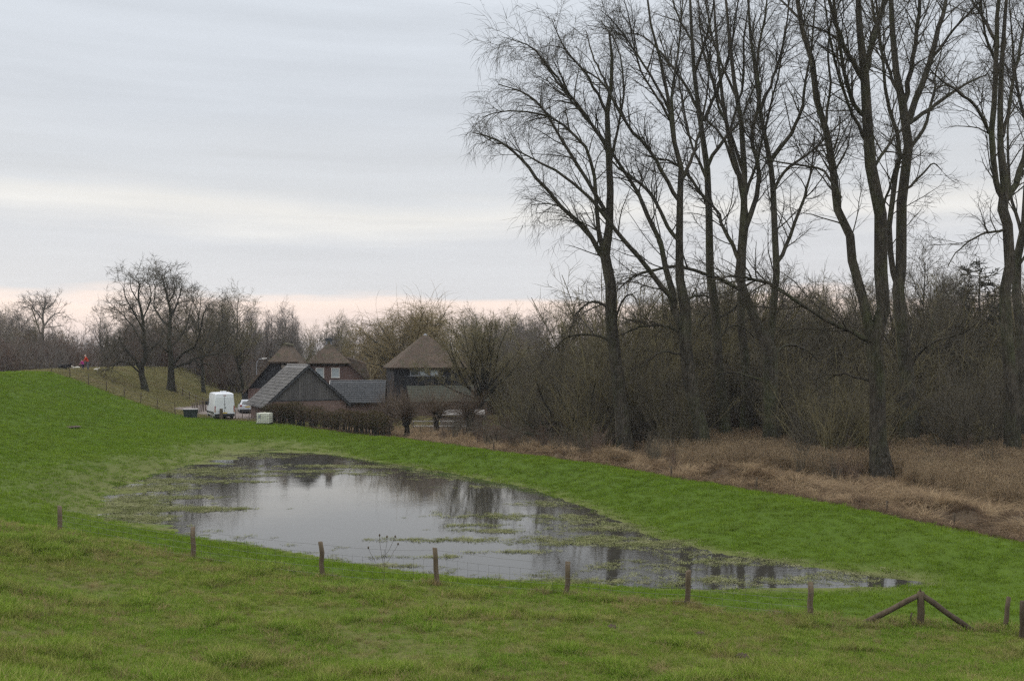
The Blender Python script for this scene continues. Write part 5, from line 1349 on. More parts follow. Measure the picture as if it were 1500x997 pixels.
# silver hatchback
cx_, cy_ = -29.6, 111.5
car = empty('hatchback_car', (cx_, cy_, gz(cx_, cy_)), math.atan2(29.6, 111.5) + R(4), 'silver hatchback parked behind the white van', 'car')
loft([ring(0.0, 0.45, 0.80, 0.95, 0.70, 0.82, 0.78), ring(0.10, 0.25, 0.85, 1.00, 0.80, 0.89, 0.80), ring(0.5, 0.22, 0.9, 1.42, 0.82, 0.9, 0.58), ring(1.1, 0.22, 0.92, 1.50, 0.82, 0.9, 0.60), ring(2.1, 0.22, 0.92, 1.49, 0.82, 0.9, 0.60), ring(2.9, 0.22, 0.92, 1.02, 0.82, 0.9, 0.72), ring(3.8, 0.24, 0.75, 0.85, 0.80, 0.86, 0.70), ring(4.1, 0.30, 0.60, 0.70, 0.72, 0.78, 0.60)]).build('body', M_silver, car, 0.03, True)
MB().hexa([(-0.66, 0.08, 1.02), (0.66, 0.08, 1.02), (0.66, 0.2, 1.02), (-0.66, 0.2, 1.02)], [(-0.52, 0.44, 1.39), (0.52, 0.44, 1.39), (0.52, 0.6, 1.39), (-0.52, 0.6, 1.39)]).build('rear_window', M_glass, car)
MB().box(-0.86, 0.86, -0.05, 0.14, 0.26, 0.48).build('bumper', M_rub, car, 0.02); MB().box(-0.26, 0.26, -0.03, 0.0, 0.72, 0.83).build('number_plate', M_plate, car)
for s in (-1, 1):
    MB().box(min(s * 0.62, s * 0.86), max(s * 0.62, s * 0.86), -0.02, 0.15, 0.80, 0.98).build('tail_light', M_lamp, car, 0.01); wheel(car, s * 0.78, 0.85, 0.31, 0.2); wheel(car, s * 0.78, 3.3, 0.31, 0.2)
    MB().hexa([(s * 0.84, 0.7, 0.98), (s * 0.84, 2.75, 0.98), (s * 0.87, 2.75, 0.98), (s * 0.87, 0.7, 0.98)], [(s * 0.60, 0.9, 1.40), (s * 0.60, 2.2, 1.40), (s * 0.66, 2.2, 1.40), (s * 0.66, 0.9, 1.40)]).build('side_window', M_glass, car)
# dark box trailer
e = empty('box_trailer', (-31.3, 117.5, gz(-31.3, 117.5)), 0.25, 'dark box trailer standing behind the silver car', 'trailer')
MB().box(-0.55, 0.55, 0, 2.0, 0.75, 2.1).build('box', M_dark, e, 0.03); MB().box(-0.5, 0.5, -0.01, 0.0, 0.85, 2.0).build('tailgate', M_rub, e)
for s in (-1, 1): wheel(e, s * 0.62, 1.0, 0.3, 0.16)
MB().tube([(0, 2.0, 0.6), (0, 3.0, 0.45)], 0.05, 6).build('drawbar', M_rub, e); MB().box(-0.5, 0.5, 0.1, 1.9, 0.6, 0.75).build('chassis', M_rub, e)
# feed container
X, Y = onz(279, 620, 0.35); e = empty('feed_container', (X, Y, gz(X, Y)), 0.28, 'dark plastic container with pale lid at the field edge', 'container')
M_bin = varied('bin_green', (0.020, 0.028, 0.028), (0.03, 0.04, 0.038), 3, 0.6, 0.1)
MB().hexa([(-0.6, 0, 0), (0.6, 0, 0), (0.6, 0.7, 0), (-0.6, 0.7, 0)], [(-0.7, -0.06, 0.78), (0.7, -0.06, 0.78), (0.7, 0.78, 0.78), (-0.7, 0.78, 0.78)]).build('tub', M_bin, e, 0.02)
MB().box(-0.75, 0.75, -0.1, 0.82, 0.782, 0.84).build('rim', M_bin, e, 0.01); MB().poly([(-0.68, -0.04, 0.842), (0.68, -0.04, 0.842), (0.68, 0.76, 0.90), (-0.68, 0.76, 0.90)], (0, 0, 0.035)).build('lid', M_sheet, e)
# caged water tank on a pallet
X, Y = onz(385, 625, 0.35); e = empty('water_tank', (X, Y, gz(X, Y) - 0.02), -0.12, 'white caged water tank on a dark pallet at the field edge', 'tank')
M_ibc = varied('tank_plastic', (0.62, 0.62, 0.50), (0.70, 0.70, 0.60), 2, 0.5, 0.1); M_cage = varied('cage_steel', (0.32, 0.33, 0.34), (0.42, 0.43, 0.44), 4, 0.45, 0, None, 0, 0, 0.4, 0.5)
MB().box(-0.62, 0.62, 0.02, 0.98, 0.17, 1.16).build('bottle', M_ibc, e, 0.06, True); MB().tube([(0, 0.5, 1.15), (0, 0.5, 1.21)], 0.12, 14).build('lid', M_ibc, e); MB().box(-0.45, -0.25, -0.02, -0.005, 0.72, 0.98).build('label_plate', M_lead, e)
pl = MB().box(-0.66, 0.66, 0, 1.0, 0.12, 0.165).build('pallet', M_rub, e)
for x in (-0.6, 0, 0.6): MB().box(x - 0.06, x + 0.06, 0, 1.0, 0.0, 0.118).build('skid', M_rub, pl)
for i in range(7):
    x = -0.64 + i * 1.28 / 6; MB().tube([(x, -0.01, 0.17), (x, -0.01, 1.17)], 0.012, 5).build('cage_bar', M_cage, e)
for i in range(5):
    z = 0.25 + i * 0.225; MB().tube([(-0.65, -0.03, z), (0.65, -0.03, z)], 0.012, 5).build('cage_bar', M_cage, e)
    MB().tube([(-0.66, -0.02, z), (-0.66, 1.0, z)], 0.012, 5).build('cage_bar', M_cage, e); MB().tube([(0.66, -0.02, z), (0.66, 1.0, z)], 0.012, 5).build('cage_bar', M_cage, e)
# street lamp
p = at(376, 527, 121); e = empty('street_lamp', (p[0], 121, gz(p[0], 121)), 0, 'slim grey street lamp with curved arm left of the farmhouse', 'street lamp'); hz = 6.55 - gz(p[0], 121)
MB().tube([(0, 0, -0.2), (0, 0, 1.2), (0, 0, hz - 0.5), (0.08, 0, hz - 0.1), (0.3, 0, hz + 0.12), (0.75, 0, hz + 0.2)], [0.08, 0.07, 0.05, 0.045, 0.04, 0.04], 8).build('pole', M_lead, e, 0, True)
MB().hexa([(0.65, -0.09, hz + 0.15), (1.25, -0.07, hz + 0.2), (1.25, 0.07, hz + 0.2), (0.65, 0.09, hz + 0.15)], [(0.65, -0.05, hz + 0.25), (1.2, -0.04, hz + 0.27), (1.2, 0.04, hz + 0.27), (0.65, 0.05, hz + 0.25)]).build('lamp_head', M_white, e, 0.015)

# ------------------------------------------------------------------ people and animals on the dike
def skin(name, nodes, edges, mat, parent, sub=2):
    """nodes: {key: (x,y,z,r) or (x,y,z,rx,ry)}; first is the root"""
    ks = list(nodes); me = bpy.data.meshes.new(name)
    me.from_pydata([nodes[k][:3] for k in ks], [(ks.index(a), ks.index(b)) for a, b in edges], []); me.update()
    o = link(name, me, mat, parent)
    sk = o.modifiers.new('skin', 'SKIN'); sk.use_smooth_shade = True
    lay = me.skin_vertices[0] if me.skin_vertices else None
    if lay is None:
        bpy.context.view_layer.objects.active = o; lay = me.skin_vertices[0]
    for i, k in enumerate(ks):
        v = nodes[k]; lay.data[i].radius = (v[3], v[4] if len(v) > 4 else v[3]); lay.data[i].use_root = i == 0
    s = o.modifiers.new('sub', 'SUBSURF'); s.levels = sub; s.render_levels = sub
    return o
def person(name, loc, rz, s, label, coat, trousers, skinm, hairm, bend=0.3):
    e = empty(name, loc, rz, label, 'person'); e.scale = (s, s, s)
    b = bend   # forward lean along -x
    hp_ = (0.0, 0, 0.92); ch = (-0.42 * b, 0, 1.34); nk = (-0.62 * b, 0, 1.50); hdp = (-0.78 * b, 0, 1.63)
    nd = {'pelvis': (*hp_, 0.15, 0.12), 'waist': (-0.15 * b, 0, 1.10, 0.14, 0.11), 'chest': (*ch, 0.17, 0.12), 'neck': (*nk, 0.055)}
    ed = [('pelvis', 'waist'), ('waist', 'chest'), ('chest', 'neck')]
    nd['head'] = (*hdp, 0.085, 0.1); nd['crown'] = (hdp[0] - 0.02, 0, hdp[2] + 0.10, 0.07); nd['nose'] = (hdp[0] - 0.115, 0, hdp[2] - 0.005, 0.015); ed += [('neck', 'head'), ('head', 'crown'), ('head', 'nose')]
    for sd_, k in ((1, 'l'), (-1, 'r')):
        nd['hip' + k] = (0.0, sd_ * 0.10, 0.86, 0.095); nd['knee' + k] = (-0.06 * sd_ * 0.5, sd_ * 0.11, 0.48, 0.062); nd['ank' + k] = (0.05 - 0.06 * sd_, sd_ * 0.11, 0.09, 0.042); nd['toe' + k] = (-0.14 - 0.06 * sd_, sd_ * 0.12, 0.035, 0.038)
        nd['sh' + k] = (ch[0] - 0.03, sd_ * 0.19, 1.40, 0.065); nd['elb' + k] = (ch[0] - 0.10 - 0.2 * b, sd_ * 0.25, 1.12, 0.045); nd['wr' + k] = (ch[0] - 0.30 - 0.3 * b, sd_ * 0.20, 0.96, 0.030); nd['palm' + k] = (ch[0] - 0.37 - 0.3 * b, sd_ * 0.19, 0.92, 0.034, 0.018)
        ed += [('pelvis', 'hip' + k), ('hip' + k, 'knee' + k), ('knee' + k, 'ank' + k), ('ank' + k, 'toe' + k), ('chest', 'sh' + k), ('sh' + k, 'elb' + k), ('elb' + k, 'wr' + k), ('wr' + k, 'palm' + k)]
        w = nd['palm' + k]
        for f in range(4):
            dy = (f - 1.5) * 0.018; ln = (0.07, 0.085, 0.08, 0.06)[f]; nd['f%d%s' % (f, k)] = (w[0] - ln * 0.8, w[1] + dy, w[2] - 0.02, 0.009); nd['g%d%s' % (f, k)] = (w[0] - ln * 1.1, w[1] + dy, w[2] - 0.055, 0.008)
            ed += [('palm' + k, 'f%d%s' % (f, k)), ('f%d%s' % (f, k), 'g%d%s' % (f, k))]
        nd['t' + k] = (w[0] - 0.015, w[1] - sd_ * 0.05, w[2] + 0.01, 0.010); ed.append(('palm' + k, 't' + k))
    skin('body', nd, ed, skinm, e)
    g = 1.22
    cn = {'waist': (-0.15 * b, 0, 1.10, 0.19, 0.16), 'hem': (0.02, 0, 0.80, 0.20, 0.17), 'chest': (*ch, 0.20, 0.16), 'collar': (nk[0], 0, nk[2] - 0.05, 0.085)}; ce = [('waist', 'hem'), ('waist', 'chest'), ('chest', 'collar')]
    for k in 'lr':
        for j in ('sh', 'elb', 'wr'): v = nd[j + k]; cn[j + k] = (*v[:3], v[3] * 1.45)
        ce += [('chest', 'sh' + k), ('sh' + k, 'elb' + k), ('elb' + k, 'wr' + k)]
    skin('coat', cn, ce, coat, e)
    tn = {'seat': (0.0, 0, 0.88, 0.17, 0.14)}; te = []
    for k in 'lr':
        for j in ('hip', 'knee', 'ank'): v = nd[j + k]; tn[j + k] = (*v[:3], v[3] * 1.25)
        te += [('seat', 'hip' + k), ('hip' + k, 'knee' + k), ('knee' + k, 'ank' + k)]
    skin('trousers', tn, te, trousers, e)
    skin('hair', {'a': (hdp[0] + 0.02, 0, hdp[2] + 0.06, 0.105), 'b': (hdp[0] + 0.05, 0, hdp[2] - 0.03, 0.085)}, [('a', 'b')], hairm, e)
    return e
M_skin = varied('skin', (0.42, 0.27, 0.20), (0.48, 0.31, 0.24), 6, 0.6, 0.05); M_red = varied('red_coat', (0.52, 0.055, 0.022), (0.42, 0.040, 0.018), 5, 0.75, 0.2); M_pink = varied('pink_coat', (0.42, 0.035, 0.22), (0.34, 0.028, 0.18), 5, 0.7, 0.2)
M_jean = varied('grey_trousers', (0.10, 0.11, 0.13), (0.14, 0.15, 0.17), 5, 0.9, 0.2); M_navy = varied('navy_trousers', (0.03, 0.03, 0.06), (0.045, 0.045, 0.08), 5, 0.9, 0.2); M_wool = varied('white_wool_cap', (0.62, 0.52, 0.48), (0.7, 0.6, 0.55), 20, 0.9, 0.3); M_hair = varied('dark_hair', (0.02, 0.015, 0.012), (0.03, 0.024, 0.018), 20, 0.6, 0.3)
def dike_at(px, Y, off=0.0):
    X = (px - HX) / F * Y; return (X, Y, gz(X, Y) + off)
person('person', dike_at(128.5, 121), R(20), 1.12, 'person in a red coat and pale cap stooping on the dike', M_red, M_jean, M_skin, M_wool, 0.35)
person('person', dike_at(121.5, 120), R(-10), 0.74, 'small person in a magenta coat beside the red coat', M_pink, M_navy, M_skin, M_hair, 0.25)
def sheep(loc, rz, s, label, mat, legm, head_down=False, group=None):
    e = empty('sheep', loc, rz, label, 'sheep', group); e.scale = (s, s, s)
    hz_ = 0.22 if head_down else 0.88; hx = -0.82 if head_down else -0.72
    nd = {'belly': (0.0, 0, 0.58, 0.25, 0.22), 'rump': (0.42, 0, 0.62, 0.20), 'tail': (0.62, 0, 0.52, 0.045), 'chest': (-0.36, 0, 0.58, 0.23, 0.20), 'neck': (-0.56, 0, 0.62 if head_down else 0.76, 0.12), 'poll': (hx + 0.08, 0, hz_ + (0.14 if head_down else 0.06), 0.085), 'muzzle': (hx - 0.12, 0, hz_ - 0.02, 0.05)}
    ed = [('belly', 'rump'), ('rump', 'tail'), ('belly', 'chest'), ('chest', 'neck'), ('neck', 'poll'), ('poll', 'muzzle')]
    for q, sy in (('l', 0.13), ('r', -0.13)):
        nd['ear' + q] = (hx + 0.10, sy * 1.3, hz_ + 0.12, 0.025); ed.append(('poll', 'ear' + q))
        nd['fs' + q] = (-0.34, sy, 0.42, 0.075); nd['fk' + q] = (-0.35, sy, 0.24, 0.036); nd['fh' + q] = (-0.35, sy, 0.02, 0.034)
        nd['hs' + q] = (0.38, sy, 0.44, 0.09); nd['hk' + q] = (0.33, sy, 0.34, 0.055); nd['hc' + q] = (0.47, sy, 0.22, 0.034); nd['hh' + q] = (0.44, sy, 0.02, 0.032)
        ed += [('chest', 'fs' + q), ('fs' + q, 'fk' + q), ('fk' + q, 'fh' + q), ('rump', 'hs' + q), ('hs' + q, 'hk' + q), ('hk' + q, 'hc' + q), ('hc' + q, 'hh' + q)]
    skin('body', nd, ed, mat, e)
    return e
M_bw = varied('black_wool', (0.012, 0.011, 0.012), (0.02, 0.018, 0.018), 14, 0.95, 0.6); M_ww = varied('white_wool', (0.62, 0.58, 0.50), (0.70, 0.67, 0.60), 14, 0.95, 0.6)
sheep(dike_at(91, 113), R(-100), 0.95, 'black sheep seen end-on at the top of the slope fence', M_bw, None, True, 'sheep on the dike')
sheep(dike_at(97.5, 117), R(180), 0.8, 'black sheep standing side-on behind the other black one', M_bw, None, False, 'sheep on the dike')
sheep(dike_at(107, 122), R(90), 0.5, 'small white lamb nearest the black sheep', M_ww, None, False, 'sheep on the dike')
sheep(dike_at(113.5, 123), R(10), 0.5, 'small white lamb just left of the magenta coat', M_ww, None, True, 'sheep on the dike')
sheep(dike_at(141, 123), R(180), 0.55, 'small white lamb right of the red coat', M_ww, None, False, 'sheep on the dike')

# ------------------------------------------------------------------ small things in the grass
M_soil = varied('mole_soil', (0.060, 0.042, 0.032), (0.10, 0.072, 0.055), 9, 0.95, 0.8)
def molehill(px, py, r, label, flat=1.0):
    g = hit(px, py, 10, 130); rg = np.random.default_rng(int(px)); n = 14; V = [(0, 0, r * 0.42 * flat)]; Q = []
    for i in range(1, 5):
        for k in range(n):
            a = k * 2 * PI / n; rr = r * i / 4 * (1 + rg.normal() * 0.10); V.append((rr * math.cos(a), rr * math.sin(a), (r * 0.42 * (1 - (i / 4) ** 1.5) + rg.normal() * 0.02 * r / 0.2) * flat - (0.03 if i == 4 else 0)))
    f = [(0, 1 + k, 1 + (k + 1) % n) for k in range(n)] + [(1 + i * n + k, 1 + (i + 1) * n + k, 1 + (i + 1) * n + (k + 1) % n, 1 + i * n + (k + 1) % n) for i in range(3) for k in range(n)]
    me = bpy.data.meshes.new('molehill'); me.from_pydata(V, [], f); me.update(); me.polygons.foreach_set('use_smooth', np.ones(len(f), bool))
    o = link('molehill', me, M_soil); o.location = g; return tag(o, label, 'molehill', 'molehills in the grass')
molehill(1086, 962, 0.19, 'fresh brown molehill near the bottom right edge'); molehill(1026, 929, 0.16, 'flat molehill above the fresh brown one'); molehill(897, 918, 0.14, 'small molehill below the fence, left of the others'); molehill(101, 624, 0.9, 'bare trodden patch of soil on the green dike slope', 0.07)
# thistle standing by the fence
p = hit(562, 857, 15, 60); L = generic(1.05, 1.0, 0.008, 5, 0.45, 77, 0.05, (25, 50)); rgx = np.random.default_rng(5)
tm, cm = tree_meshes('thistle', [(a, np.maximum(b, 0.004)) for a, b in L], [dict(src=0, density=4, t0=0.3, t1=1, ang=(30, 60), length=0.18, k=3, up=(0.1, 0), wig=0.1, rmax=0.004, rmin=0.003)], 78, sides=4, flare=False)
e = empty('thistle', p, 0, 'dead thistle stalks with seed heads against the water', 'plant'); link('stem', tm, M_postd, e); link('branches', cm, M_postd, e)
for i, (a, b) in enumerate(L[1:]):
    h = MB().tube([a[-1] - np.array([0, 0, 0.02]), a[-1] + np.array([0, 0, 0.015]), a[-1] + np.array([0, 0, 0.05])], [0.012, 0.028, 0.012], 7).build('seed_head', M_postd, e)
# ------------------------------------------------------------------ grass, reeds, sedge, floating weed
rng = np.random.default_rng(11)
M_gfield = foliage('field_grass', (0.120, 0.202, 0.016), (0.146, 0.222, 0.021), (0.112, 0.170, 0.021), 0.22, 0.22, 0.35, 0.12)
M_grough = foliage('rough_grass', (0.180, 0.250, 0.034), (0.140, 0.245, 0.024), (0.250, 0.250, 0.080), 0.30, 0.28, 0.35, 0.5)
M_gdry = foliage('dry_grass', (0.30, 0.235, 0.115), (0.22, 0.19, 0.085), None, 0.6, 0.25, 0.3, 0.0)
M_gmead = foliage('meadow_grass', (0.225, 0.210, 0.090), (0.250, 0.210, 0.110), (0.175, 0.175, 0.068), 0.25, 0.2, 0.3)
M_reed = foliage('dry_reed', (0.35, 0.265, 0.165), (0.29, 0.215, 0.135), (0.24, 0.175, 0.112), 0.4, 0.2, 0.3)
M_sedge = foliage('dead_sedge', (0.36, 0.27, 0.165), (0.26, 0.185, 0.115), (0.17, 0.12, 0.078), 0.7, 0.25, 0.25)
M_stalk = foliage('dark_sedge_stalks', (0.20, 0.140, 0.092), (0.13, 0.092, 0.062), (0.085, 0.060, 0.042), 0.9, 0.3, 0.2)
M_weed = foliage('water_weed', (0.20, 0.205, 0.095), (0.155, 0.17, 0.07), (0.30, 0.29, 0.17), 0.5, 0.25, 0.1)
def sample(n, pxr, Yr, keep, power=1.0):
    """points on the ground, thinned by distance; keep(zones, X, Y) -> probability"""
    Y = Yr[0] + (Yr[1] - Yr[0]) * rng.random(n) ** power; px = rng.uniform(*pxr, n); X = (px - HX) / F * Y
    z, zn = terrain(X, Y, True)
    m = rng.random(n) < keep(zn, X, Y)
    return np.stack([X, Y, z], -1)[m], {k: v[m] for k, v in zn.items()}
def tilt(n, a=0.12):
    r = rng.normal(size=(n, 3)) * a; r[:, 2] = rng.uniform(0, 2 * PI, n); return r
# foreground rough grass
short = [blades('grass_tuft', 34, 0.16, 0.10, 0.011, 0.7, 600 + i) for i in range(4)]
tall = [blades('grass_tuft', 44, 0.15, 0.21, 0.010, 0.75, 610 + i, 0.15, 3) for i in range(3)]
dry = [blades('dry_tuft', 26, 0.14, 0.24, 0.009, 0.9, 620 + i, 0.3, 3) for i in range(2)]
P, z = sample(76000, (-40, 1540), (10.5, 33), lambda q, X, Y: q['rough'] * np.where(fbm(X, Y, 3.0, 83, 3) > 0.42, 1.0, 0.45), 0.85)
feet = np.array([[q[0], q[1]] for q in near] + [[10.3, 25.1], [8.9, 24.8], [11.6, 24.6], [12.4, 24.4]])
ft = np.repeat(feet, 14, 0) + rng.normal(size=(len(feet) * 14, 2)) * np.array([0.35, 0.16])
P = np.vstack([P, np.column_stack([ft, terrain(ft[:, 0], ft[:, 1])])]); nft = len(ft)
tuft = fbm(P[:, 0], P[:, 1], 1.1, 81, 3); n = len(P); tuft[-nft:] = 0.75
idx = np.where(tuft > 0.63, 4 + rng.integers(0, 3, n), rng.integers(0, 4, n))
fdd, _ = seg_dist(P[:, 0], P[:, 1], FENCE)
dryp = 0.02 + 0.08 * (fbm(P[:, 0], P[:, 1], 2.6, 91) > 0.58) + 0.30 * np.exp(-(fdd / 0.5) ** 2) * (P[:, 0] > -1)
dryp[-nft:] = 0.6
idx = np.where(rng.random(n) < dryp, 7 + rng.integers(0, 2, n), idx)
scl = (0.40 + 0.85 * tuft) * rng.uniform(0.65, 1.25, n)
scatter('rough_grass', [(m, M_grough) for m in short + tall] + [(m, M_gdry) for m in dry], P, tilt(n), scl, idx, 'rough tussocky olive-green grass on the near dike slope')
# grazed field
fld = [blades('field_tuft', 46, 0.24, 0.085, 0.015, 0.6, 630 + i) for i in range(4)]
P, z = sample(95000, (-40, 1540), (24, 106), lambda q, X, Y: (1 - q['rough']) * (1 - q['meadow']) * (1 - q['marsh']) * (1 - q['yard']) * (q['pond'] > 0.1) * np.clip(1 - 0.75 * q['shore'], 0, 1) * (q['crest'] > -1), 0.8)
n = len(P); t = fbm(P[:, 0], P[:, 1], 0.9, 95, 3)
sc_ = (0.75 + 0.5 * t) * rng.uniform(0.7, 1.3, n) * np.interp(P[:, 1], [25, 60, 105], [0.85, 1.25, 1.6])
scatter('field_grass', [(m, M_gfield) for m in fld], P, tilt(n), np.stack([sc_, sc_, sc_ * np.interp(P[:, 1], [25, 60, 105], [1, 0.95, 0.85])], -1), rng.integers(0, 4, n), 'bright green grazed grass around the pond and up the dike')
# brown meadow behind the slope fence
md = [blades('meadow_tuft', 46, 0.35, 0.15, 0.022, 0.8, 640 + i, 0.1) for i in range(3)]
P, z = sample(60000, (-20, 760), (90, 175), lambda q, X, Y: q['meadow'] * (1 - q['yard']) * (terrain(X, Y) > 0.2))
n = len(P); s = rng.uniform(0.7, 1.5, n)
scatter('meadow_grass', [(m, M_gmead) for m in md], P, tilt(n), s, rng.integers(0, 3, n), 'faded yellowish meadow grass on the far dike slope')
# reed bed
def reed(seed, n=44, h=2.1):
    rg = np.random.default_rng(seed); A = Acc()
    b = np.stack([rg.normal(size=n) * 0.28, rg.normal(size=n) * 0.28, np.full(n, -0.05)], -1); hh = h * rg.uniform(0.6, 1.1, n)
    d = np.stack([rg.normal(size=n) * 0.10 + 0.05, rg.normal(size=n) * 0.10, np.ones(n)], -1)
    P_ = np.stack([b + d * (hh * s)[:, None] + np.array([0.10, 0.02, -0.02]) * (s ** 3) * hh[:, None] for s in np.linspace(0, 1, 5)], 1)
    A.add(*tubes(P_, np.broadcast_to(np.array([0.007, 0.007, 0.006, 0.005, 0.003]), (n, 5)), 3, True))
    m = int(n * 0.4)           # plumes
    tipp = P_[:m, -1]; pl = np.stack([tipp + np.array([0.0, 0, -0.16]), tipp + np.array([0.03, 0, 0.0]), tipp + np.array([0.10, 0.02, 0.06]), tipp + np.array([0.19, 0.03, 0.02])], 1)
    A.add(*tubes(pl, np.broadcast_to(np.array([0.006, 0.018, 0.015, 0.004]), (m, 4)), 4, True))
    k = n * 2                   # leaves
    j = rg.integers(0, n, k); s = rg.uniform(0.15, 0.8, k)[:, None]; a = rg.uniform(0, 2 * PI, k)
    p0 = b[j] + d[j] * hh[j][:, None] * s; o = np.stack([np.cos(a), np.sin(a), rg.uniform(1.2, 3.0, k)], -1) * rg.uniform(0.10, 0.2, k)[:, None]
    sdv = norm(np.cross(o, rg.normal(size=(k, 3)))) * 0.010
    V = np.concatenate([p0 - sdv, p0 + sdv, p0 + o]); ar = np.arange(k)
    A.add(V, np.zeros((0, 4), int), np.stack([ar, ar + k, ar + 2 * k], -1))
    me = A.mesh('reed_clump'); me.materials.append(M_reed); return me
reeds = [reed(650 + i) for i in range(4)]
REEDP = [(9, 64), (13.5, 55), (18.2, 47.5), (23, 43.5), (45, 40), (60, 60), (48, 84), (18, 82), (9, 74)]
def kreed(q, X, Y): return inside(X, Y, REEDP) * sst(6.2, 7.0, q['ridge'] + (fbm(X, Y, 3, 97) - 0.5) * 2) * sst(-1.5, 2.5, Y - np.interp(X / Y * F + HX, [1180, 1290, 1345, 1400, 1500], [60, 58, 54, 49, 45]) + (fbm(X, Y, 2.2, 98) - 0.5) * 7) * np.interp((X / Y * F + HX), [950, 1150, 1300], [0.10, 0.55, 1.0])
P, z = sample(30000, (930, 1560), (40, 84), kreed); n = len(P)
scatter('reed_bed', [(m, M_reed) for m in reeds], P, tilt(n, 0.05), rng.uniform(0.42, 0.66, n) * np.interp(P[:, 1], [42, 80], [0.95, 1.0]), rng.integers(0, 4, n), 'pale brown dry reed bed around the poplar trunks')
# collapsed sedge along the bank: drooping tussocks and broken stalks
sed = [blades('sedge_tussock', 110, 0.22, 0.62, 0.013, 1.5, 660 + i, 0.75, 5) for i in range(3)]
stalk = [blades('sedge_stalks', 46, 0.30, 0.55, 0.010, 0.7, 665 + i, 0.15, 3) for i in range(3)]
def ksed(q, X, Y): return q['marsh'] * (q['ridge'] < 15) * np.exp(-(np.clip(q['ridge'] - 5.5, 0, 99) / 4.5) ** 2)
P, z = sample(44000, (420, 1560), (26, 92), ksed); n = len(P)
rg_ = z['ridge']; hum = fbm(P[:, 0], P[:, 1], 2.2, 21, 3)
big = (hum > 0.5) & (rg_ > 2.2)
idx = np.where(big & (rng.random(n) < 0.75), rng.integers(0, 3, n), 3 + rng.integers(0, 3, n))
s = np.where(idx < 3, rng.uniform(0.8, 1.7, n), rng.uniform(0.4, 0.9, n)) * np.clip(0.35 + rg_ / 3.0, 0.35, 1.0)
scatter('dead_sedge', [(m, M_sedge) for m in sed] + [(m, M_stalk) for m in stalk], P, tilt(n, 0.25), s, idx, 'collapsed brown sedge and dead stalks along the bank')
# brambles and dead stems between sedge and thicket
def kbr(q, X, Y): return np.all([(np.abs(X / Y * F + HX - b_) > 34) | (Y > y_ + 2) for b_, y_ in TRUNKS], axis=0) * q['marsh'] * (q['ridge'] > 5) * np.interp((X / Y * F + HX), [560, 760, 1150, 1300], [0.3, 1.0, 0.8, 0.25])
P, z = sample(900, (640, 1560), (55, 92), kbr); n = len(P)
scatter('bramble_scrub', [(set_mat(m.copy(), M_twigr if i % 2 else M_twig2), None) for i, m in enumerate(shrub_j)], P, rotz(n, rng), rng.uniform(0.12, 0.36, n), rng.integers(0, 5, n), 'low tangled bramble and dead stems under the trees')
P, z = sample(46000, (560, 1560), (40, 100), lambda q, X, Y: q['marsh'] * (q['ridge'] > 4)); n = len(P)
scatter('marsh_litter', [(set_mat(m, M_sedge), None) for m in [x.copy() for x in stalk]], P, tilt(n, 0.35), rng.uniform(0.3, 0.75, n), rng.integers(0, 3, n), 'dead brown undergrowth on the thicket floor')

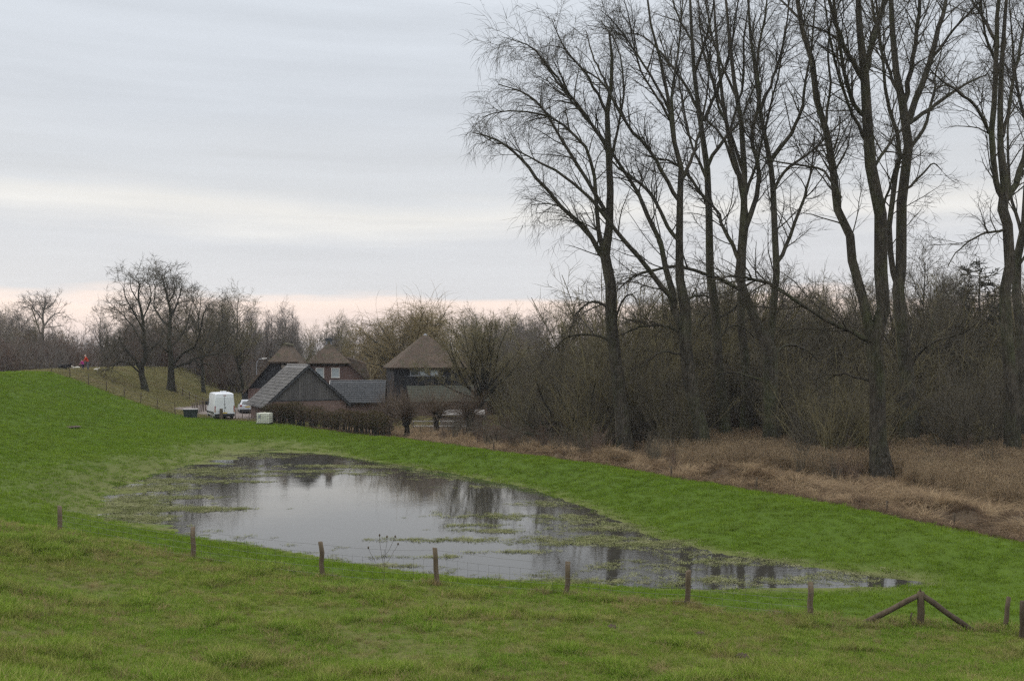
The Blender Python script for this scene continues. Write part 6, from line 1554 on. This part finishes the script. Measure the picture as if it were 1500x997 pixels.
# floating weed and drowned grass on the pond
def weed(seed, n=70):
    rg = np.random.default_rng(seed); a = rg.uniform(0, 2 * PI, n); c = np.stack([rg.normal(size=n) * 0.22, rg.normal(size=n) * 0.13, rg.uniform(0.004, 0.03, n)], -1)
    u = np.stack([np.cos(a), np.sin(a), rg.normal(size=n) * 0.35], -1) * rg.uniform(0.03, 0.075, n)[:, None]; v = np.stack([-np.sin(a), np.cos(a), rg.normal(size=n) * 0.2], -1) * rg.uniform(0.005, 0.011, n)[:, None]
    V = np.concatenate([c - u, c + v, c + u, c - v]); k = np.arange(n)
    return np_mesh('weed_patch', V, [np.stack([k, k + n, k + 2 * n, k + 3 * n], -1)])
weeds = [weed(670 + i) for i in range(4)]
STREAK = [(860, 791, 120, 7, 1.0), (620, 790, 130, 3, 0.45), (960, 795, 70, 9, 0.9), (735, 777, 90, 3, 0.7), (880, 775, 60, 4, 0.6), (760, 756, 120, 4, 0.8), (850, 762, 60, 6, 0.6), (700, 769, 60, 2, 0.5),
          (930, 830, 110, 8, 0.55), (1010, 850, 130, 6, 0.9), (1180, 850, 110, 7, 0.8), (1080, 822, 130, 8, 0.9), (1250, 842, 90, 6, 0.8), (860, 852, 110, 4, 0.6),
          (520, 683, 130, 2.6, 1.0), (440, 690, 120, 2.2, 0.8), (360, 668, 70, 4, 0.9), (560, 694, 90, 2.2, 0.6), (300, 690, 70, 6, 0.9), (620, 690, 60, 2, 0.7),
          (200, 740, 45, 16, 1.0), (230, 715, 60, 6, 0.9), (260, 745, 90, 4, 0.9), (240, 704, 70, 4, 0.9), (270, 728, 60, 3, 0.5), (300, 745, 90, 2.5, 0.6), (330, 705, 80, 2.5, 0.5), (200, 760, 50, 6, 0.9), (390, 697, 60, 2, 0.6),
          (1000, 808, 60, 6, 0.8), (905, 770, 40, 6, 0.9), (720, 712, 70, 3, 0.5), (650, 700, 60, 3, 0.6), (800, 738, 50, 4, 0.6), (670, 815, 60, 2, 0.3), (760, 808, 80, 2, 0.35), (560, 828, 60, 2, 0.3)]
W = []
for (cx, cy, rx, ry, dn) in STREAK:
    dn = dn * (0.22 if (cx > 880 and cy > 800) else 1.0)
    m = int(rx * ry * 0.5 * dn * (0.65 if cx > 600 else 1.6)) + 5
    x = cx + rng.normal(size=m) * rx * 0.5; y = cy + rng.normal(size=m) * ry * 0.5
    Y = F * CZ / (y - HY); W.append(np.stack([(x - HX) / F * Y, Y, np.zeros(m)], -1))
W = np.vstack(W)
m0 = 5000; Y = rng.uniform(29, 78, m0); X = (rng.uniform(100, 1420, m0) - HX) / F * Y
W = np.vstack([W, np.stack([X, Y, np.zeros(m0)], -1)[(np.abs(terrain(X, Y, True)[1]['pond']) < 2.2 * rng.random(m0) ** 2)]])
zz = terrain(W[:, 0], W[:, 1], True)[1]['pond']
ok = (zz < 1.2) & (fbm(W[:, 0] * 0.6, W[:, 1] * 1.4, 1.5, 99, 3) > 0.40 - 0.12 * (rng.random(len(W)) < 0.4))
W = W[ok]; n = len(W); W[:, 2] = np.maximum(0.0, terrain(W[:, 0], W[:, 1]))
scatter('water_weed', [(m, M_weed) for m in weeds], W, rotz(n, rng), rng.uniform(0.45, 1.1, n), rng.integers(0, 4, n), 'pale green floating weed and drowned grass streaks on the pond')
# ------------------------------------------------------------------ thin winter haze
hzm = bpy.data.materials.new('haze_air'); hzm.use_nodes = True
hn_ = hzm.node_tree
hn_.nodes.remove(hn_.nodes['Principled BSDF'])
pv = hn_.nodes.new('ShaderNodeVolumePrincipled'); pv.inputs['Color'].default_value = (0.86, 0.90, 0.97, 1); pv.inputs['Density'].default_value = 0.0002; pv.inputs['Anisotropy'].default_value = 0.2
hn_.links.new(pv.outputs[0], hn_.nodes['Material Output'].inputs['Volume'])
hb = MB().box(-2600, 2600, -700, 4400, -3.0, 48.0).build('haze', hzm)
hb.display_type = 'BOUNDS'
tag(hb, 'thin grey winter haze over meadow and wood', None, None, 'stuff')
